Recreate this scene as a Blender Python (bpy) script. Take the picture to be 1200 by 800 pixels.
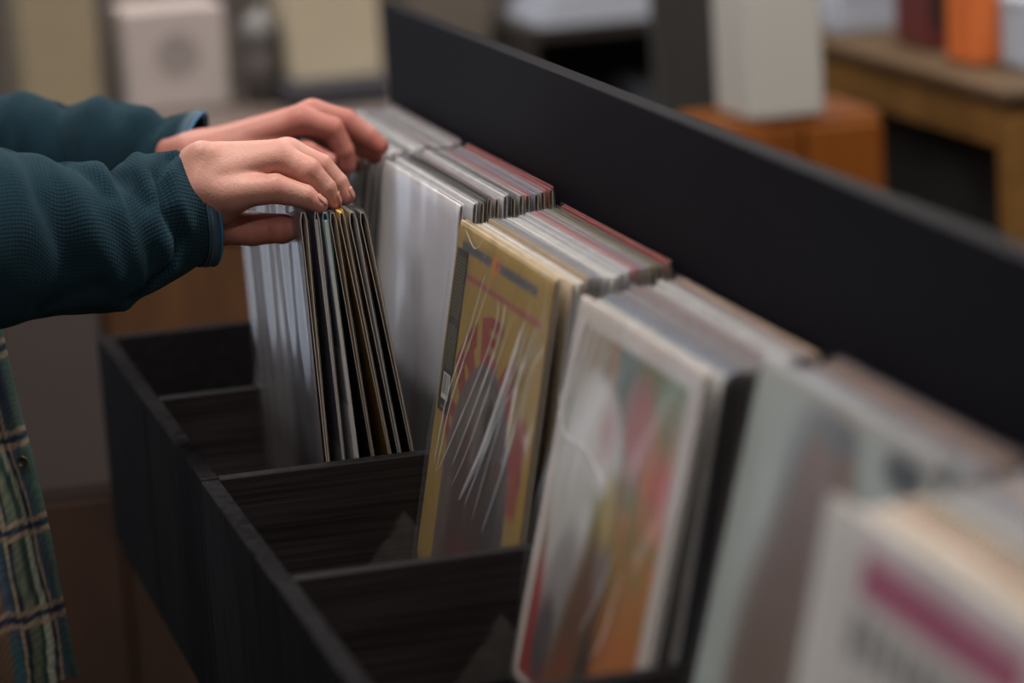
import bpy, bmesh, math, random
import numpy as np
from mathutils import Vector, Matrix, noise as mnoise

for o in list(bpy.data.objects): bpy.data.objects.remove(o, do_unlink=True)
S = bpy.context.scene
COL = S.collection
rnd = random.Random(7)
nrng = np.random.RandomState(5)
PI = math.pi

# ------------------------------------------------------------------ camera
CAM = np.array([-0.3977, -2.3529, 0.7039]); FPX = 3621.79
PIT, ROL, YAW = 0.2161, -0.0631, 0.2533
Fv = np.array([math.sin(YAW)*math.cos(PIT), math.cos(YAW)*math.cos(PIT), -math.sin(PIT)])
R0 = np.array([math.cos(YAW), -math.sin(YAW), 0]); U0 = np.cross(R0, Fv)
Rv = R0*math.cos(ROL)+U0*math.sin(ROL); Uv = -R0*math.sin(ROL)+U0*math.cos(ROL)
cd = bpy.data.cameras.new('camera'); cam = bpy.data.objects.new('camera', cd); COL.objects.link(cam)
cam.matrix_world = Matrix(((Rv[0], Uv[0], -Fv[0], CAM[0]), (Rv[1], Uv[1], -Fv[1], CAM[1]), (Rv[2], Uv[2], -Fv[2], CAM[2]), (0, 0, 0, 1)))
cd.sensor_fit = 'HORIZONTAL'; cd.sensor_width = 36; cd.lens = FPX*36/1200
cd.clip_start = .05; cd.clip_end = 60
cd.dof.use_dof = True; cd.dof.focus_distance = 2.81; cd.dof.aperture_fstop = 2.25
S.camera = cam

def ray(u, v): return Fv+Rv*((u-600)/FPX)+Uv*((400-v)/FPX)
def at(u, v, d): return CAM+ray(u, v)*d                      # the point at depth d seen at pixel u, v
def at_y(u, v, y): r = ray(u, v); return CAM+r*((y-CAM[1])/r[1])
def at_x(u, v, x): r = ray(u, v); return CAM+r*((x-CAM[0])/r[0])

# ------------------------------------------------------------------ world, lights, exposure
S.view_settings.view_transform = 'Standard'; S.view_settings.look = 'None'
S.view_settings.gamma = 1; S.view_settings.use_curve_mapping = False
S.view_settings.exposure = -0.38
S.cycles.transparent_max_bounces = 24
wd = bpy.data.worlds.new('World'); S.world = wd; wd.use_nodes = True
bg = wd.node_tree.nodes['Background']; bg.inputs[0].default_value = (.62, .72, .9, 1); bg.inputs[1].default_value = 1.0

def area(name, loc, target, sx, sy, power, color):
    l = bpy.data.lights.new(name, 'AREA'); l.shape = 'RECTANGLE'; l.size = sx; l.size_y = sy; l.energy = power; l.color = color
    o = bpy.data.objects.new(name, l); COL.objects.link(o); o.location = loc
    o.rotation_euler = (Vector(target)-Vector(loc)).to_track_quat('-Z', 'Y').to_euler(); return o
FLOOR, CEIL = -0.95, 1.85
# daylight through an unseen back-wall door, added for reflections, and the window in the left wall
area('unseen_door_daylight', (-1.05, 3.72, .1), (-1.05, 0, .1), .98, 1.75, 8, (.80, .88, 1.0))
area('left_window_daylight', (-3.38, .2, .6), (0, .2, .3), 2.2, 1.5, 9, (.86, .92, 1.0))
LAMPS = [(-.2, .3), (1.6, .4), (-.1, 2.3), (1.7, 2.4), (-.8, -1.9), (1.5, -1.9)]
LAMP_POWER = 40

# ------------------------------------------------------------------ helpers
MATS = {}
def nodes(m): return m.node_tree.nodes, m.node_tree.links
def mat(name, col, rough=.5, metal=0, bump=None, spec=.5, var=None, sub=0, alpha=None, sheen=0):
    key = name
    if key in MATS: return MATS[key]
    m = bpy.data.materials.new(name); m.use_nodes = True; N, L = nodes(m); b = N['Principled BSDF']
    b.inputs['Base Color'].default_value = (*col, 1); b.inputs['Roughness'].default_value = rough; b.inputs['Metallic'].default_value = metal
    b.inputs['Specular IOR Level'].default_value = spec
    if sub: b.inputs['Subsurface Weight'].default_value = sub; b.inputs['Subsurface Radius'].default_value = (.012, .005, .003)
    if sheen: b.inputs['Sheen Weight'].default_value = sheen; b.inputs['Sheen Roughness'].default_value = .4
    if var or bump:
        tc = N.new('ShaderNodeTexCoord'); mp = N.new('ShaderNodeMapping'); L.new(tc.outputs['Object'], mp.inputs[0])
        nz = N.new('ShaderNodeTexNoise'); nz.inputs['Detail'].default_value = 5; L.new(mp.outputs[0], nz.inputs[0])
        sc = (var or bump)[0]; mp.inputs['Scale'].default_value = sc if isinstance(sc, tuple) else (sc, sc, sc); nz.inputs['Scale'].default_value = 1
        if var:
            cr = N.new('ShaderNodeValToRGB'); L.new(nz.outputs[0], cr.inputs[0])
            k = var[1]; cr.color_ramp.elements[0].position = .3; cr.color_ramp.elements[1].position = .7
            cr.color_ramp.elements[0].color = (*[c*(1-k) for c in col], 1); cr.color_ramp.elements[1].color = (*[min(1, c*(1+k)) for c in col], 1)
            L.new(cr.outputs[0], b.inputs['Base Color'])
        if bump:
            bp = N.new('ShaderNodeBump'); bp.inputs['Strength'].default_value = bump[1]; bp.inputs['Distance'].default_value = bump[2]
            L.new(nz.outputs[0], bp.inputs['Height']); L.new(bp.outputs[0], b.inputs['Normal'])
    MATS[key] = m; return m

def attr_mat(name, rough=.5, spec=.5, sub=0, bumpsc=None, bstr=.2, bdist=.0005, sheen=0):
    m = bpy.data.materials.new(name); m.use_nodes = True; N, L = nodes(m); b = N['Principled BSDF']
    a = N.new('ShaderNodeAttribute'); a.attribute_name = 'tint'; L.new(a.outputs['Color'], b.inputs['Base Color'])
    b.inputs['Roughness'].default_value = rough; b.inputs['Specular IOR Level'].default_value = spec
    if sheen: b.inputs['Sheen Weight'].default_value = sheen
    if sub: b.inputs['Subsurface Weight'].default_value = sub; b.inputs['Subsurface Radius'].default_value = (.010, .004, .0025)
    if bumpsc:
        tc = N.new('ShaderNodeTexCoord'); nz = N.new('ShaderNodeTexNoise'); nz.inputs['Scale'].default_value = bumpsc; nz.inputs['Detail'].default_value = 4
        L.new(tc.outputs['Object'], nz.inputs[0]); bp = N.new('ShaderNodeBump'); bp.inputs['Strength'].default_value = bstr; bp.inputs['Distance'].default_value = bdist
        L.new(nz.outputs[0], bp.inputs['Height']); L.new(bp.outputs[0], b.inputs['Normal'])
    return m

def wood(name, c0, c1, scale, rough=.5, stretch=(1, 12, 12), spec=.4, bstr=.35, bdist=.002, dist=.6):
    m = bpy.data.materials.new(name); m.use_nodes = True; N, L = nodes(m); b = N['Principled BSDF']
    tc = N.new('ShaderNodeTexCoord'); mp = N.new('ShaderNodeMapping'); mp.inputs['Scale'].default_value = tuple(scale*s for s in stretch)
    L.new(tc.outputs['Object'], mp.inputs[0])
    nz = N.new('ShaderNodeTexNoise'); nz.inputs['Scale'].default_value = 1; nz.inputs['Detail'].default_value = 7; nz.inputs['Roughness'].default_value = .62
    nz.inputs['Distortion'].default_value = dist
    L.new(mp.outputs[0], nz.inputs[0]); cr = N.new('ShaderNodeValToRGB'); L.new(nz.outputs[0], cr.inputs[0])
    cr.color_ramp.elements[0].position = .36; cr.color_ramp.elements[1].position = .66
    cr.color_ramp.elements[0].color = (*c0, 1); cr.color_ramp.elements[1].color = (*c1, 1)
    L.new(cr.outputs[0], b.inputs['Base Color']); b.inputs['Roughness'].default_value = rough; b.inputs['Specular IOR Level'].default_value = spec
    bp = N.new('ShaderNodeBump'); bp.inputs['Strength'].default_value = bstr; bp.inputs['Distance'].default_value = bdist
    L.new(nz.outputs[0], bp.inputs['Height']); L.new(bp.outputs[0], b.inputs['Normal'])
    m['ramp'] = cr.name
    return m

def film(name, rough=.12, haze=.035, base=.03, wav=30., bstr=.25, tint=(.98, .98, .98), ior=1.4, gloss=.5):
    """clear polythene: see-through film with a fresnel gloss and a trace of milky haze"""
    m = bpy.data.materials.new(name); m.use_nodes = True; N, L = nodes(m)
    for n in list(N):
        if n.type != 'OUTPUT_MATERIAL': N.remove(n)
    out = [n for n in N if n.type == 'OUTPUT_MATERIAL'][0]
    tr = N.new('ShaderNodeBsdfTransparent'); tr.inputs[0].default_value = (*tint, 1)
    df = N.new('ShaderNodeBsdfDiffuse'); df.inputs[0].default_value = (.8, .8, .82, 1)
    gl = N.new('ShaderNodeBsdfGlossy'); gl.inputs['Roughness'].default_value = rough; gl.inputs[0].default_value = (.95, .95, .97, 1)
    fr = N.new('ShaderNodeFresnel'); fr.inputs[0].default_value = ior
    ad = N.new('ShaderNodeMath'); ad.operation = 'ADD'; ad.inputs[1].default_value = base; ad.use_clamp = True
    m1 = N.new('ShaderNodeMixShader'); m1.inputs[0].default_value = haze; m2 = N.new('ShaderNodeMixShader')
    L.new(tr.outputs[0], m1.inputs[1]); L.new(df.outputs[0], m1.inputs[2])
    L.new(fr.outputs[0], ad.inputs[0]); sc = N.new('ShaderNodeMath'); sc.operation = 'MULTIPLY'; sc.inputs[1].default_value = gloss; L.new(ad.outputs[0], sc.inputs[0]); L.new(sc.outputs[0], m2.inputs[0]); L.new(m1.outputs[0], m2.inputs[1]); L.new(gl.outputs[0], m2.inputs[2])
    tc = N.new('ShaderNodeTexCoord'); mp = N.new('ShaderNodeMapping'); mp.inputs['Scale'].default_value = (wav, wav, wav*.22)
    nz = N.new('ShaderNodeTexNoise'); nz.inputs['Scale'].default_value = 1; nz.inputs['Detail'].default_value = 2; nz.inputs['Distortion'].default_value = .8
    L.new(tc.outputs['Object'], mp.inputs[0]); L.new(mp.outputs[0], nz.inputs[0])
    bp = N.new('ShaderNodeBump'); bp.inputs['Strength'].default_value = bstr; bp.inputs['Distance'].default_value = .004
    L.new(nz.outputs[0], bp.inputs['Height']); L.new(bp.outputs[0], gl.inputs['Normal'])
    L.new(m2.outputs[0], out.inputs[0]); return m

def emit(name, col, s):
    m = bpy.data.materials.new(name); m.use_nodes = True; N, L = nodes(m); b = N['Principled BSDF']
    b.inputs['Base Color'].default_value = (*col, 1); b.inputs['Emission Color'].default_value = (*col, 1); b.inputs['Emission Strength'].default_value = s; return m

def tag(o, label=None, cat=None, group=None, kind=None):
    if label: o['label'] = label
    if cat: o['category'] = cat
    if group: o['group'] = group
    if kind: o['kind'] = kind
    return o
def empty(name, loc, label, cat, group=None, rot=(0, 0, 0)):
    o = bpy.data.objects.new(name, None); COL.objects.link(o); o.location = loc; o.rotation_euler = rot; o.empty_display_size = .05
    return tag(o, label, cat, group)
def link(name, me, m=None, parent=None, smooth=False, loc=None):
    o = bpy.data.objects.new(name, me); COL.objects.link(o)
    if m is not None:
        for q in (m if isinstance(m, (list, tuple)) else [m]): me.materials.append(q)
    if parent: o.parent = parent
    if loc is not None: o.location = loc
    if smooth: me.polygons.foreach_set('use_smooth', [True]*len(me.polygons))
    return o
def pydata(name, v, f, m, parent=None, smooth=False, loc=None, tint=None, mi=None):
    me = bpy.data.meshes.new(name)
    me.from_pydata([tuple(map(float, p)) for p in v], [], [tuple(map(int, q)) for q in f]); me.update()
    if tint is not None: set_tint(me, tint)
    o = link(name, me, m, parent, smooth, loc)
    if mi is not None: me.polygons.foreach_set('material_index', mi)
    return o
def set_tint(me, tint):
    a = me.color_attributes.new('tint', 'FLOAT_COLOR', 'POINT')
    t = np.ones((len(me.vertices), 4), np.float32); t[:, :3] = tint
    a.data.foreach_set('color', t.ravel())
class MB:
    def __init__(s): s.bm = bmesh.new()
    def box(s, a, b, bev=0, seg=1, M=None):
        r = bmesh.ops.create_cube(s.bm, size=1); vs = r['verts']
        c = [(a[i]+b[i])/2 for i in range(3)]; d = [abs(b[i]-a[i]) for i in range(3)]
        for v in vs: v.co = Vector((v.co.x*d[0]+c[0], v.co.y*d[1]+c[1], v.co.z*d[2]+c[2]))
        if M is not None: bmesh.ops.transform(s.bm, matrix=M, verts=vs)
        if bev: bmesh.ops.bevel(s.bm, geom=list({e for v in vs for e in v.link_edges}), offset=bev, segments=seg, affect='EDGES', profile=.6)
        return s
    def lathe(s, prof, c=(0, 0, 0), n=24):
        rings = []
        for r, z in prof:
            rings.append([s.bm.verts.new((c[0]+r*math.cos(2*PI*k/n), c[1]+r*math.sin(2*PI*k/n), c[2]+z)) for k in range(n)])
        for A, B in zip(rings, rings[1:]):
            for k in range(n): s.bm.faces.new((A[k], A[(k+1) % n], B[(k+1) % n], B[k]))
        s.bm.faces.new(rings[0][::-1]); s.bm.faces.new(rings[-1]); return s
    def tube(s, pts, rad, n=8):
        pts = [Vector(p) for p in pts]; rings = []
        for i, p in enumerate(pts):
            t = (pts[min(i+1, len(pts)-1)]-pts[max(i-1, 0)]).normalized()
            a = t.cross(Vector((.3, .1, 1) if abs(t.z) < .9 else (1, 0, .1))).normalized(); b = t.cross(a)
            r = rad[i] if isinstance(rad, (list, tuple)) else rad
            rings.append([s.bm.verts.new(p+a*r*math.cos(2*PI*k/n)+b*r*math.sin(2*PI*k/n)) for k in range(n)])
        for A, B in zip(rings, rings[1:]):
            for k in range(n): s.bm.faces.new((A[k], A[(k+1) % n], B[(k+1) % n], B[k]))
        s.bm.faces.new(rings[0][::-1]); s.bm.faces.new(rings[-1]); return s
    def build(s, name, m, parent=None, smooth=False, loc=None):
        bmesh.ops.recalc_face_normals(s.bm, faces=s.bm.faces)
        me = bpy.data.meshes.new(name); s.bm.to_mesh(me); s.bm.free(); return link(name, me, m, parent, smooth, loc)

# ------------------------------------------------------------------ signed distance bodies
def lerp(a, b, t): return a+(b-a)*t
class SDF:
    def __init__(s, lo, hi, h):
        s.lo = np.array(lo, float); s.h = h; s.n = np.ceil((np.array(hi)-s.lo)/h).astype(int)+1
        g = [s.lo[i]+h*np.arange(s.n[i]) for i in range(3)]
        s.P = np.stack(np.meshgrid(*g, indexing='ij'), -1).astype(np.float32)
    def cap(s, a, b, ra, rb):
        a = np.asarray(a, np.float32); b = np.asarray(b, np.float32); ba = b-a; q = s.P-a
        t = np.clip((q@ba)/max(1e-9, ba@ba), 0, 1); return np.linalg.norm(q-t[..., None]*ba, axis=-1)-(ra+t*(rb-ra))
    def ell(s, c, r):
        q = (s.P-np.asarray(c, np.float32))/np.asarray(r, np.float32); k = np.linalg.norm(q, axis=-1); return (k-1)*min(r)
def smin(a, b, k):
    h = np.clip(.5+.5*(b-a)/k, 0, 1); return b+(a-b)*h-k*h*(1-h)
def smax(a, b, k): return -smin(-a, -b, k)
def nets(D, lo, h):
    ins = D < 0; sh = np.array(D.shape)-1
    cnt = np.zeros(sh, np.int32); acc = np.zeros((*sh, 3), np.float32)
    def sl(c): return tuple(slice(c[i], c[i]+sh[i]) for i in range(3))
    cs = [(i, j, k) for i in (0, 1) for j in (0, 1) for k in (0, 1)]
    for a in cs:
        for ax in range(3):
            if a[ax]: continue
            b = list(a); b[ax] = 1
            da, db = D[sl(a)], D[sl(b)]; x = (da < 0) != (db < 0)
            t = np.where(x, da/np.where(x, da-db, 1), 0)
            cnt += x
            for c in range(3): acc[..., c] += np.where(x, a[c]+(t if c == ax else 0), 0)
    act = cnt > 0; idx = -np.ones(sh, np.int64); idx[act] = np.arange(act.sum())
    ijk = np.argwhere(act); V = (ijk+acc[act]/cnt[act][:, None])*h+lo
    F = []
    for ax in range(3):
        u, v = (ax+1) % 3, (ax+2) % 3
        s0 = [slice(None)]*3; s1 = [slice(None)]*3; s0[ax] = slice(0, -1); s1[ax] = slice(1, None)
        x = ins[tuple(s0)] != ins[tuple(s1)]; e = np.argwhere(x)
        e = e[(e[:, u] > 0) & (e[:, v] > 0) & (e[:, u] < sh[u]) & (e[:, v] < sh[v])]
        du = np.zeros(3, int); du[u] = 1; dv = np.zeros(3, int); dv[v] = 1
        g = lambda q: idx[q[:, 0], q[:, 1], q[:, 2]]
        f = np.stack([g(e-du-dv), g(e-dv), g(e), g(e-du)], 1)
        fl = ins[e[:, 0], e[:, 1], e[:, 2]]
        f[~fl] = f[~fl][:, ::-1]; F.append(f)
    return V, np.concatenate(F)

# ------------------------------------------------------------------ materials
M_stain = wood('black_stained_wood', (.0055, .005, .0062), (.012, .011, .012), 9, .6, (14, 1, 14), spec=.05)
M_front = wood('black_stained_pine', (.0050, .0050, .0062), (.0150, .0142, .0160), 7, .8, (10, 10, 1.2), spec=.02)
M_board = wood('black_painted_board', (.0050, .0048, .0076), (.0070, .0066, .0100), 6, .6, (20, 1, 20), bstr=.12, spec=.045)
def divider_wood():
    m = wood('dark_brown_stained_pine', (.0165, .0135, .0140), (.046, .0375, .0375), 7, .55, (.55, 8, 26), spec=.15, bstr=.15, dist=.12)
    N, L = nodes(m); b = N['Principled BSDF']; cr = N[m['ramp']]
    tc = N.new('ShaderNodeTexCoord'); sp = N.new('ShaderNodeSeparateXYZ'); L.new(tc.outputs['Object'], sp.inputs[0])
    nz = N.new('ShaderNodeTexNoise'); nz.inputs['Scale'].default_value = 60; nz.inputs['Detail'].default_value = 6; L.new(tc.outputs['Object'], nz.inputs[0])
    # a pale triangular patch with a noisy edge: |x-.178|*1.25 < -.048 - z
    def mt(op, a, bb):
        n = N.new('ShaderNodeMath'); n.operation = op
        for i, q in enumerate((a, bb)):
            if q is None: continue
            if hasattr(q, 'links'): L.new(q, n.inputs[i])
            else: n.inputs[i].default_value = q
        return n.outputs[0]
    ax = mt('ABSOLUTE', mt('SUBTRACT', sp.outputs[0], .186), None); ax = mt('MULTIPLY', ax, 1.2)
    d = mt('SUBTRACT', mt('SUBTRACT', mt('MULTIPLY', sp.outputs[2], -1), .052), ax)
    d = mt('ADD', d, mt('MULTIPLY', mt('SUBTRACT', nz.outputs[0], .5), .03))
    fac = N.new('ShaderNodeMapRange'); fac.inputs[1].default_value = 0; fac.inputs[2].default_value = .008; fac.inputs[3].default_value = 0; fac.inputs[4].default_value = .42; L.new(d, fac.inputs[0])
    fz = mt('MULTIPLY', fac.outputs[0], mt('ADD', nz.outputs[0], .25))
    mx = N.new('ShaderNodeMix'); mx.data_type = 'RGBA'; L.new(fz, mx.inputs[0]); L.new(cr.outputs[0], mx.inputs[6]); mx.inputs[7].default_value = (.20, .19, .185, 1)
    L.new(mx.outputs[2], b.inputs['Base Color']); return m
M_div = divider_wood()
M_film = film('clear_polythene', rough=.16, haze=.018, base=.0, bstr=.25)
M_filmfront = film('clear_polythene_front', rough=.14, haze=.03, base=.0, wav=16, bstr=.14, gloss=.45)
M_filmsoft = film('clear_polythene_dull', rough=.3, haze=.02, base=.0, wav=10, bstr=.08, gloss=.25)
M_filmmid = film('clear_polythene_smooth', rough=.2, haze=.025, base=.0, wav=12, bstr=.10, gloss=.30)
M_crease = film('creased_polythene', rough=.3, haze=.62, base=.1, bstr=.0)  # whitened folds; the window glints along them are put into this milky colour
M_cardedge = mat('raw_card_edge', (.66, .58, .50), .8)
M_cardwhite = mat('white_card_edge', (.74, .71, .70), .8)
M_paper = mat('white_paper_inner_sleeve', (.60, .58, .58), .8)
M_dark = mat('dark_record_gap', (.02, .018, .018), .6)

# ------------------------------------------------------------------ room
def struct(name, mb, m, parent=None):
    o = mb.build(name, m, parent)
    if parent is None: o['kind'] = 'structure'
    return o
X0, X1, Y0, Y1 = -3.2, 3.4, -3.6, 3.5
M_floor = wood('brown_floor_wood', (.045, .024, .014), (.095, .050, .026), 2.2, .38, (10, .8, 10))
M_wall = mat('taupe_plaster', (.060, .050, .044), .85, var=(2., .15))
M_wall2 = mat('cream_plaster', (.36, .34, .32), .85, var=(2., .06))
M_ceil = mat('pale_ceiling', (.42, .41, .40), .9, var=(1.5, .05))
struct('floor', MB().box((X0, Y0, FLOOR-.08), (X1, Y1, FLOOR)), M_floor)
struct('ceiling', MB().box((X0-.1, Y0-.1, CEIL), (X1+.1, Y1+.1, CEIL+.1)), M_ceil)
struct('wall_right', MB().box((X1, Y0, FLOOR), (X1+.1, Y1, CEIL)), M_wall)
struct('wall_front', MB().box((X0, Y0-.1, FLOOR), (X1, Y0, CEIL)), M_wall2)
def holed(name, ax, p0, p1, a0, a1, h0, h1, b0, b1):
    w = MB()
    def bx(s0, s1, z0, z1):
        if ax == 'x': w.box((p0, s0, z0), (p1, s1, z1))
        else: w.box((s0, p0, z0), (s1, p1, z1))
    bx(a0, h0, FLOOR, CEIL); bx(h1, a1, FLOOR, CEIL); bx(h0, h1, FLOOR, b0); bx(h0, h1, b1, CEIL)
    return struct(name, w, M_wall2 if ax == 'x' else M_wall)
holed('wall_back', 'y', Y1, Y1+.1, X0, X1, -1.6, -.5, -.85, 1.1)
holed('wall_left', 'x', X0-.1, X0, Y0, Y1, -1.0, 1.4, -.1, 1.4)
M_wframe = mat('white_window_frame', (.6, .6, .58), .5)
M_pane = film('window_glass', rough=.02, haze=.0, base=0, bstr=0)
def window(name, ax, p, h0, h1, b0, b1):
    def B(s0, s1, z0, z1, t0=0., t1=.06):
        return ((p+t0, s0, z0), (p+t1, s1, z1)) if ax == 'x' else ((s0, p+t0, z0), (s1, p+t1, z1))
    w = MB()
    for q in (B(h0, h0+.05, b0, b1), B(h1-.05, h1, b0, b1), B(h0+.05, h1-.05, b0, b0+.05), B(h0+.05, h1-.05, b1-.05, b1), B((h0+h1)/2-.025, (h0+h1)/2+.025, b0+.05, b1-.05)): w.box(*q)
    f = w.build(name, M_wframe); f['kind'] = 'structure'
    for a, b in ((h0+.05, (h0+h1)/2-.025), ((h0+h1)/2+.025, h1-.05)):
        MB().box(*B(a, b, b0+.05, b1-.05, .027, .033)).build('pane', M_pane, f)
window('unseen_door_1', 'y', Y1+.02, -1.6, -.5, -.85, 1.1)  # out of view, added where the plastic sleeves mirror its daylight
window('window_1', 'x', X0-.08, -1.0, 1.4, -.1, 1.4)
struct('baseboard_back', MB().box((-.49, Y1-.02, FLOOR), (X1, Y1, FLOOR+.1)), M_wframe)
# ceiling lamps with their own light
M_lampbody = mat('white_lamp_housing', (.7, .7, .7), .4); M_diff = emit('lamp_diffuser', (1, .95, .88), 3)
for i, (x, y) in enumerate(LAMPS):
    t = empty('ceiling_lamp', (x, y, CEIL), 'slim white ceiling lamp fixed %s' % ['above the record bins', 'right of the record bins', 'above the back counter', 'above the back corner table', 'behind and left of the camera', 'behind and right of the camera'][i], 'lamp', 'ceiling lamps')
    MB().box((-.62, -.16, -.06), (.62, .16, -.001), .008).build('housing', M_lampbody, t)
    MB().box((-.59, -.13, -.066), (.59, .13, -.061)).build('diffuser', M_diff, t)
    area('ceiling_lamp_light', (x, y, CEIL-.075), (x, y, -1), 1.15, .24, LAMP_POWER*(.55 if y < -1 else 1.12), (1.0, .93, .85))

# ------------------------------------------------------------------ record bins
W = .345; BX = .36
BASE = {2: -.093, 1: -.093, 0: -.104, -1: -.110, -2: -.108, -3: -.108}
BINLAB = {2: 'black-stained wooden record bin at the far end of the row', 1: 'black-stained wooden record bin below the two hands',
          0: 'black-stained wooden record bin holding the golden cover', -1: 'black-stained wooden record bin holding the green and orange painted cover',
          -2: 'black-stained wooden record bin holding the pale teal portrait cover', -3: 'black-stained wooden record bin holding the white cover with a magenta band, nearest the camera'}
for k in range(2, -4, -1):
    b = empty('record_bin', (0, k*W, -.232), BINLAB[k], 'record bin', 'row of record bins')
    lo, hi = k*W-.0075, (k+1)*W-.009
    def bx(name, a, c, m, bev=.0015):
        o = MB().box((a[0], a[1]-k*W, a[2]), (c[0], c[1]-k*W, c[2]), bev, 2).build(name, m, b, loc=(0, 0, .232))
        if name == 'divider_board':
            o.data.materials.append(M_stain)          # top faces get a darker wood than the sides
            for p in o.data.polygons: p.material_index = int(p.normal.z > .5)
    j = (.0012, -.0008, .0006, 0, .0005, 0)[k+3]
    bx('front_board', (j, lo, -.232), (.017+j, hi, j), M_front, .002)
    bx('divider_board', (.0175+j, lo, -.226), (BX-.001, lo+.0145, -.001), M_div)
    bx('floor_board', (.0175+j, lo+.015, BASE[k]-.012), (BX-.001, hi-.015 if k == 2 else hi+.001, BASE[k]-.0005), M_stain, 0)
    bx('bottom_board', (.0175+j, lo+.015, -.231), (BX-.001, hi-.015 if k == 2 else hi+.001, -.22), M_stain, 0)
tag(MB().box((BX, -3.05*W-.2, -.25), (BX+.019, 1.056, .335), .0018, 2).build('back_board', M_board), 'tall matte black backboard running along the back of the record bins', 'board')
tag(MB().box((.0175, 3*W-.0235, -.226), (BX-.001, 3*W-.0095, -.001), .0015, 2).build('end_board', M_stain), 'dark end board closing the far end of the row of record bins', 'board')  # darker wood than the dividers: its deep shade is put into the colour
st = empty('bin_stand', (.18, 0, FLOOR), 'dark wooden stand under the row of record bins', 'stand')
M_leg = wood('dark_stand_wood', (.006, .005, .005), (.014, .010, .009), 7, .5, (10, 10, 1))
for x in (.22, .32):
    for y in (-1.05, .90): MB().box((x-.03-.18, y-.03, 0), (x+.03-.18, y+.03, -.2325-FLOOR-.05), .003).build('leg', M_leg, st)
MB().box((-.0, -1.08, -.2325-FLOOR-.05), (.17, .95, -.2325-FLOOR-.0005), .002).build('top_frame', M_leg, st)

# ------------------------------------------------------------------ records
CW, CH = .312, .317
def tube_profile(h0, w, ht, t, n=7, taper=False):
    """lens shaped loop of a card sleeve seen end-on (x, z): front up, back down"""
    out = []
    zs = [0, .004, .06, .16, .26, .312, ht-.0008, ht]
    hs = [.30, .32, .36, .45, .62, .88, 1, .55] if taper else [.35, .7, 1, 1, 1, .9, .62, .25]
    if taper: zs = [0, .004, .06, .14, .22, .285, .309, ht]
    for z, q in zip(zs, hs): out.append((-max(h0*q, t*1.2), min(z, ht)))
    for z, q in list(zip(zs, hs))[::-1]: out.append((max(h0*q, t*1.2), min(z, ht)))
    return out
CARDMESH = {}
def card_mesh(th, edge, y0, y1, ht=CH, t=.0007, taper=False):
    o = tube_profile(th/2, 0, ht, t, taper=taper); cz = ht/2
    i = [(x-math.copysign(min(t, abs(x)*.8), x), cz+(z-cz)*(1-t/cz)) for x, z in o]
    n = len(o); v = []
    for y in (y0, y1): v += [(x, y, z) for x, z in o]+[(x, y, z) for x, z in i]
    f = []; mi = []
    for k in range(n):
        a, b = k, (k+1) % n
        f.append((a, b, 2*n+b, 2*n+a)); mi.append(0 if not (z_top(o[a], o[b], ht)) else 2)     # outside
        f.append((n+b, n+a, 3*n+a, 3*n+b)); mi.append(1)  # inside
        f.append((b, a, n+a, n+b)); mi.append(1)          # near rim
        f.append((2*n+a, 2*n+b, 3*n+b, 3*n+a)); mi.append(1)
    return v, f, mi
def z_top(a, b, ht): return a[1] > ht-.006 and b[1] > ht-.006
COLM = {}
def cmat(c, rough=.45):
    key = tuple(round(x, 3) for x in c)
    if key not in COLM: COLM[key] = mat('printed_card_%d' % len(COLM), c, rough, var=(35, .12))
    return COLM[key]

def record(label, xt, zt, xb, zb, y0, front, spine=None, edge=M_cardedge, th=.0035, inner=M_paper, group=None, filmm=None, plastic=True, front_open=False, taper=False, inw=None, yaw=0., ht=CH, cw=CW, dy=0.):
    """a record standing at (xb, zb) on its lower edge with its upper edge at (xt, zt); near end at y0"""
    a = math.atan2(xt-xb, zt-zb)
    t = empty('record', (xb, y0, zb), label, 'record', group, (0, a, yaw))
    v, f, mi = card_mesh(th, edge, dy, cw+dy, ht, taper=taper)
    pydata('cover', v, f, [cmat(front), edge, cmat(spine or front)], t, mi=mi)
    iw, ir = inw or (th*.16, .016)
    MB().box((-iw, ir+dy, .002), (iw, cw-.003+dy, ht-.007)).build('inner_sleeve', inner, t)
    if plastic:
        o = tube_profile(th/2+.0007, 0, ht+.0035, .0002, taper=taper); o = [(x*(1 if z < ht else .75), z) for x, z in o]
        n = len(o); m = n//2; v = []; f = []
        ys = [-.0035+dy, cw+.002+dy]
        jit = [rnd.uniform(-.0012, .0012) for _ in range(2)]
        for q, y in enumerate(ys): v += [(x, y, z+(jit[q] if z > .3 else 0)) for x, z in o]
        for k in range(n):
            if k == m-1: continue                         # left open along the top
            if front_open and k < m-1: continue
            b_ = (k+1) % n; f.append((k, b_, n+b_, n+k))
        f += [(n+k, n+k+1, n+n-2-k, n+n-1-k) for k in range(m-1)]   # welded far side
        pydata('plastic_sleeve', v, f, filmm or M_film, t)
    return t

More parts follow.
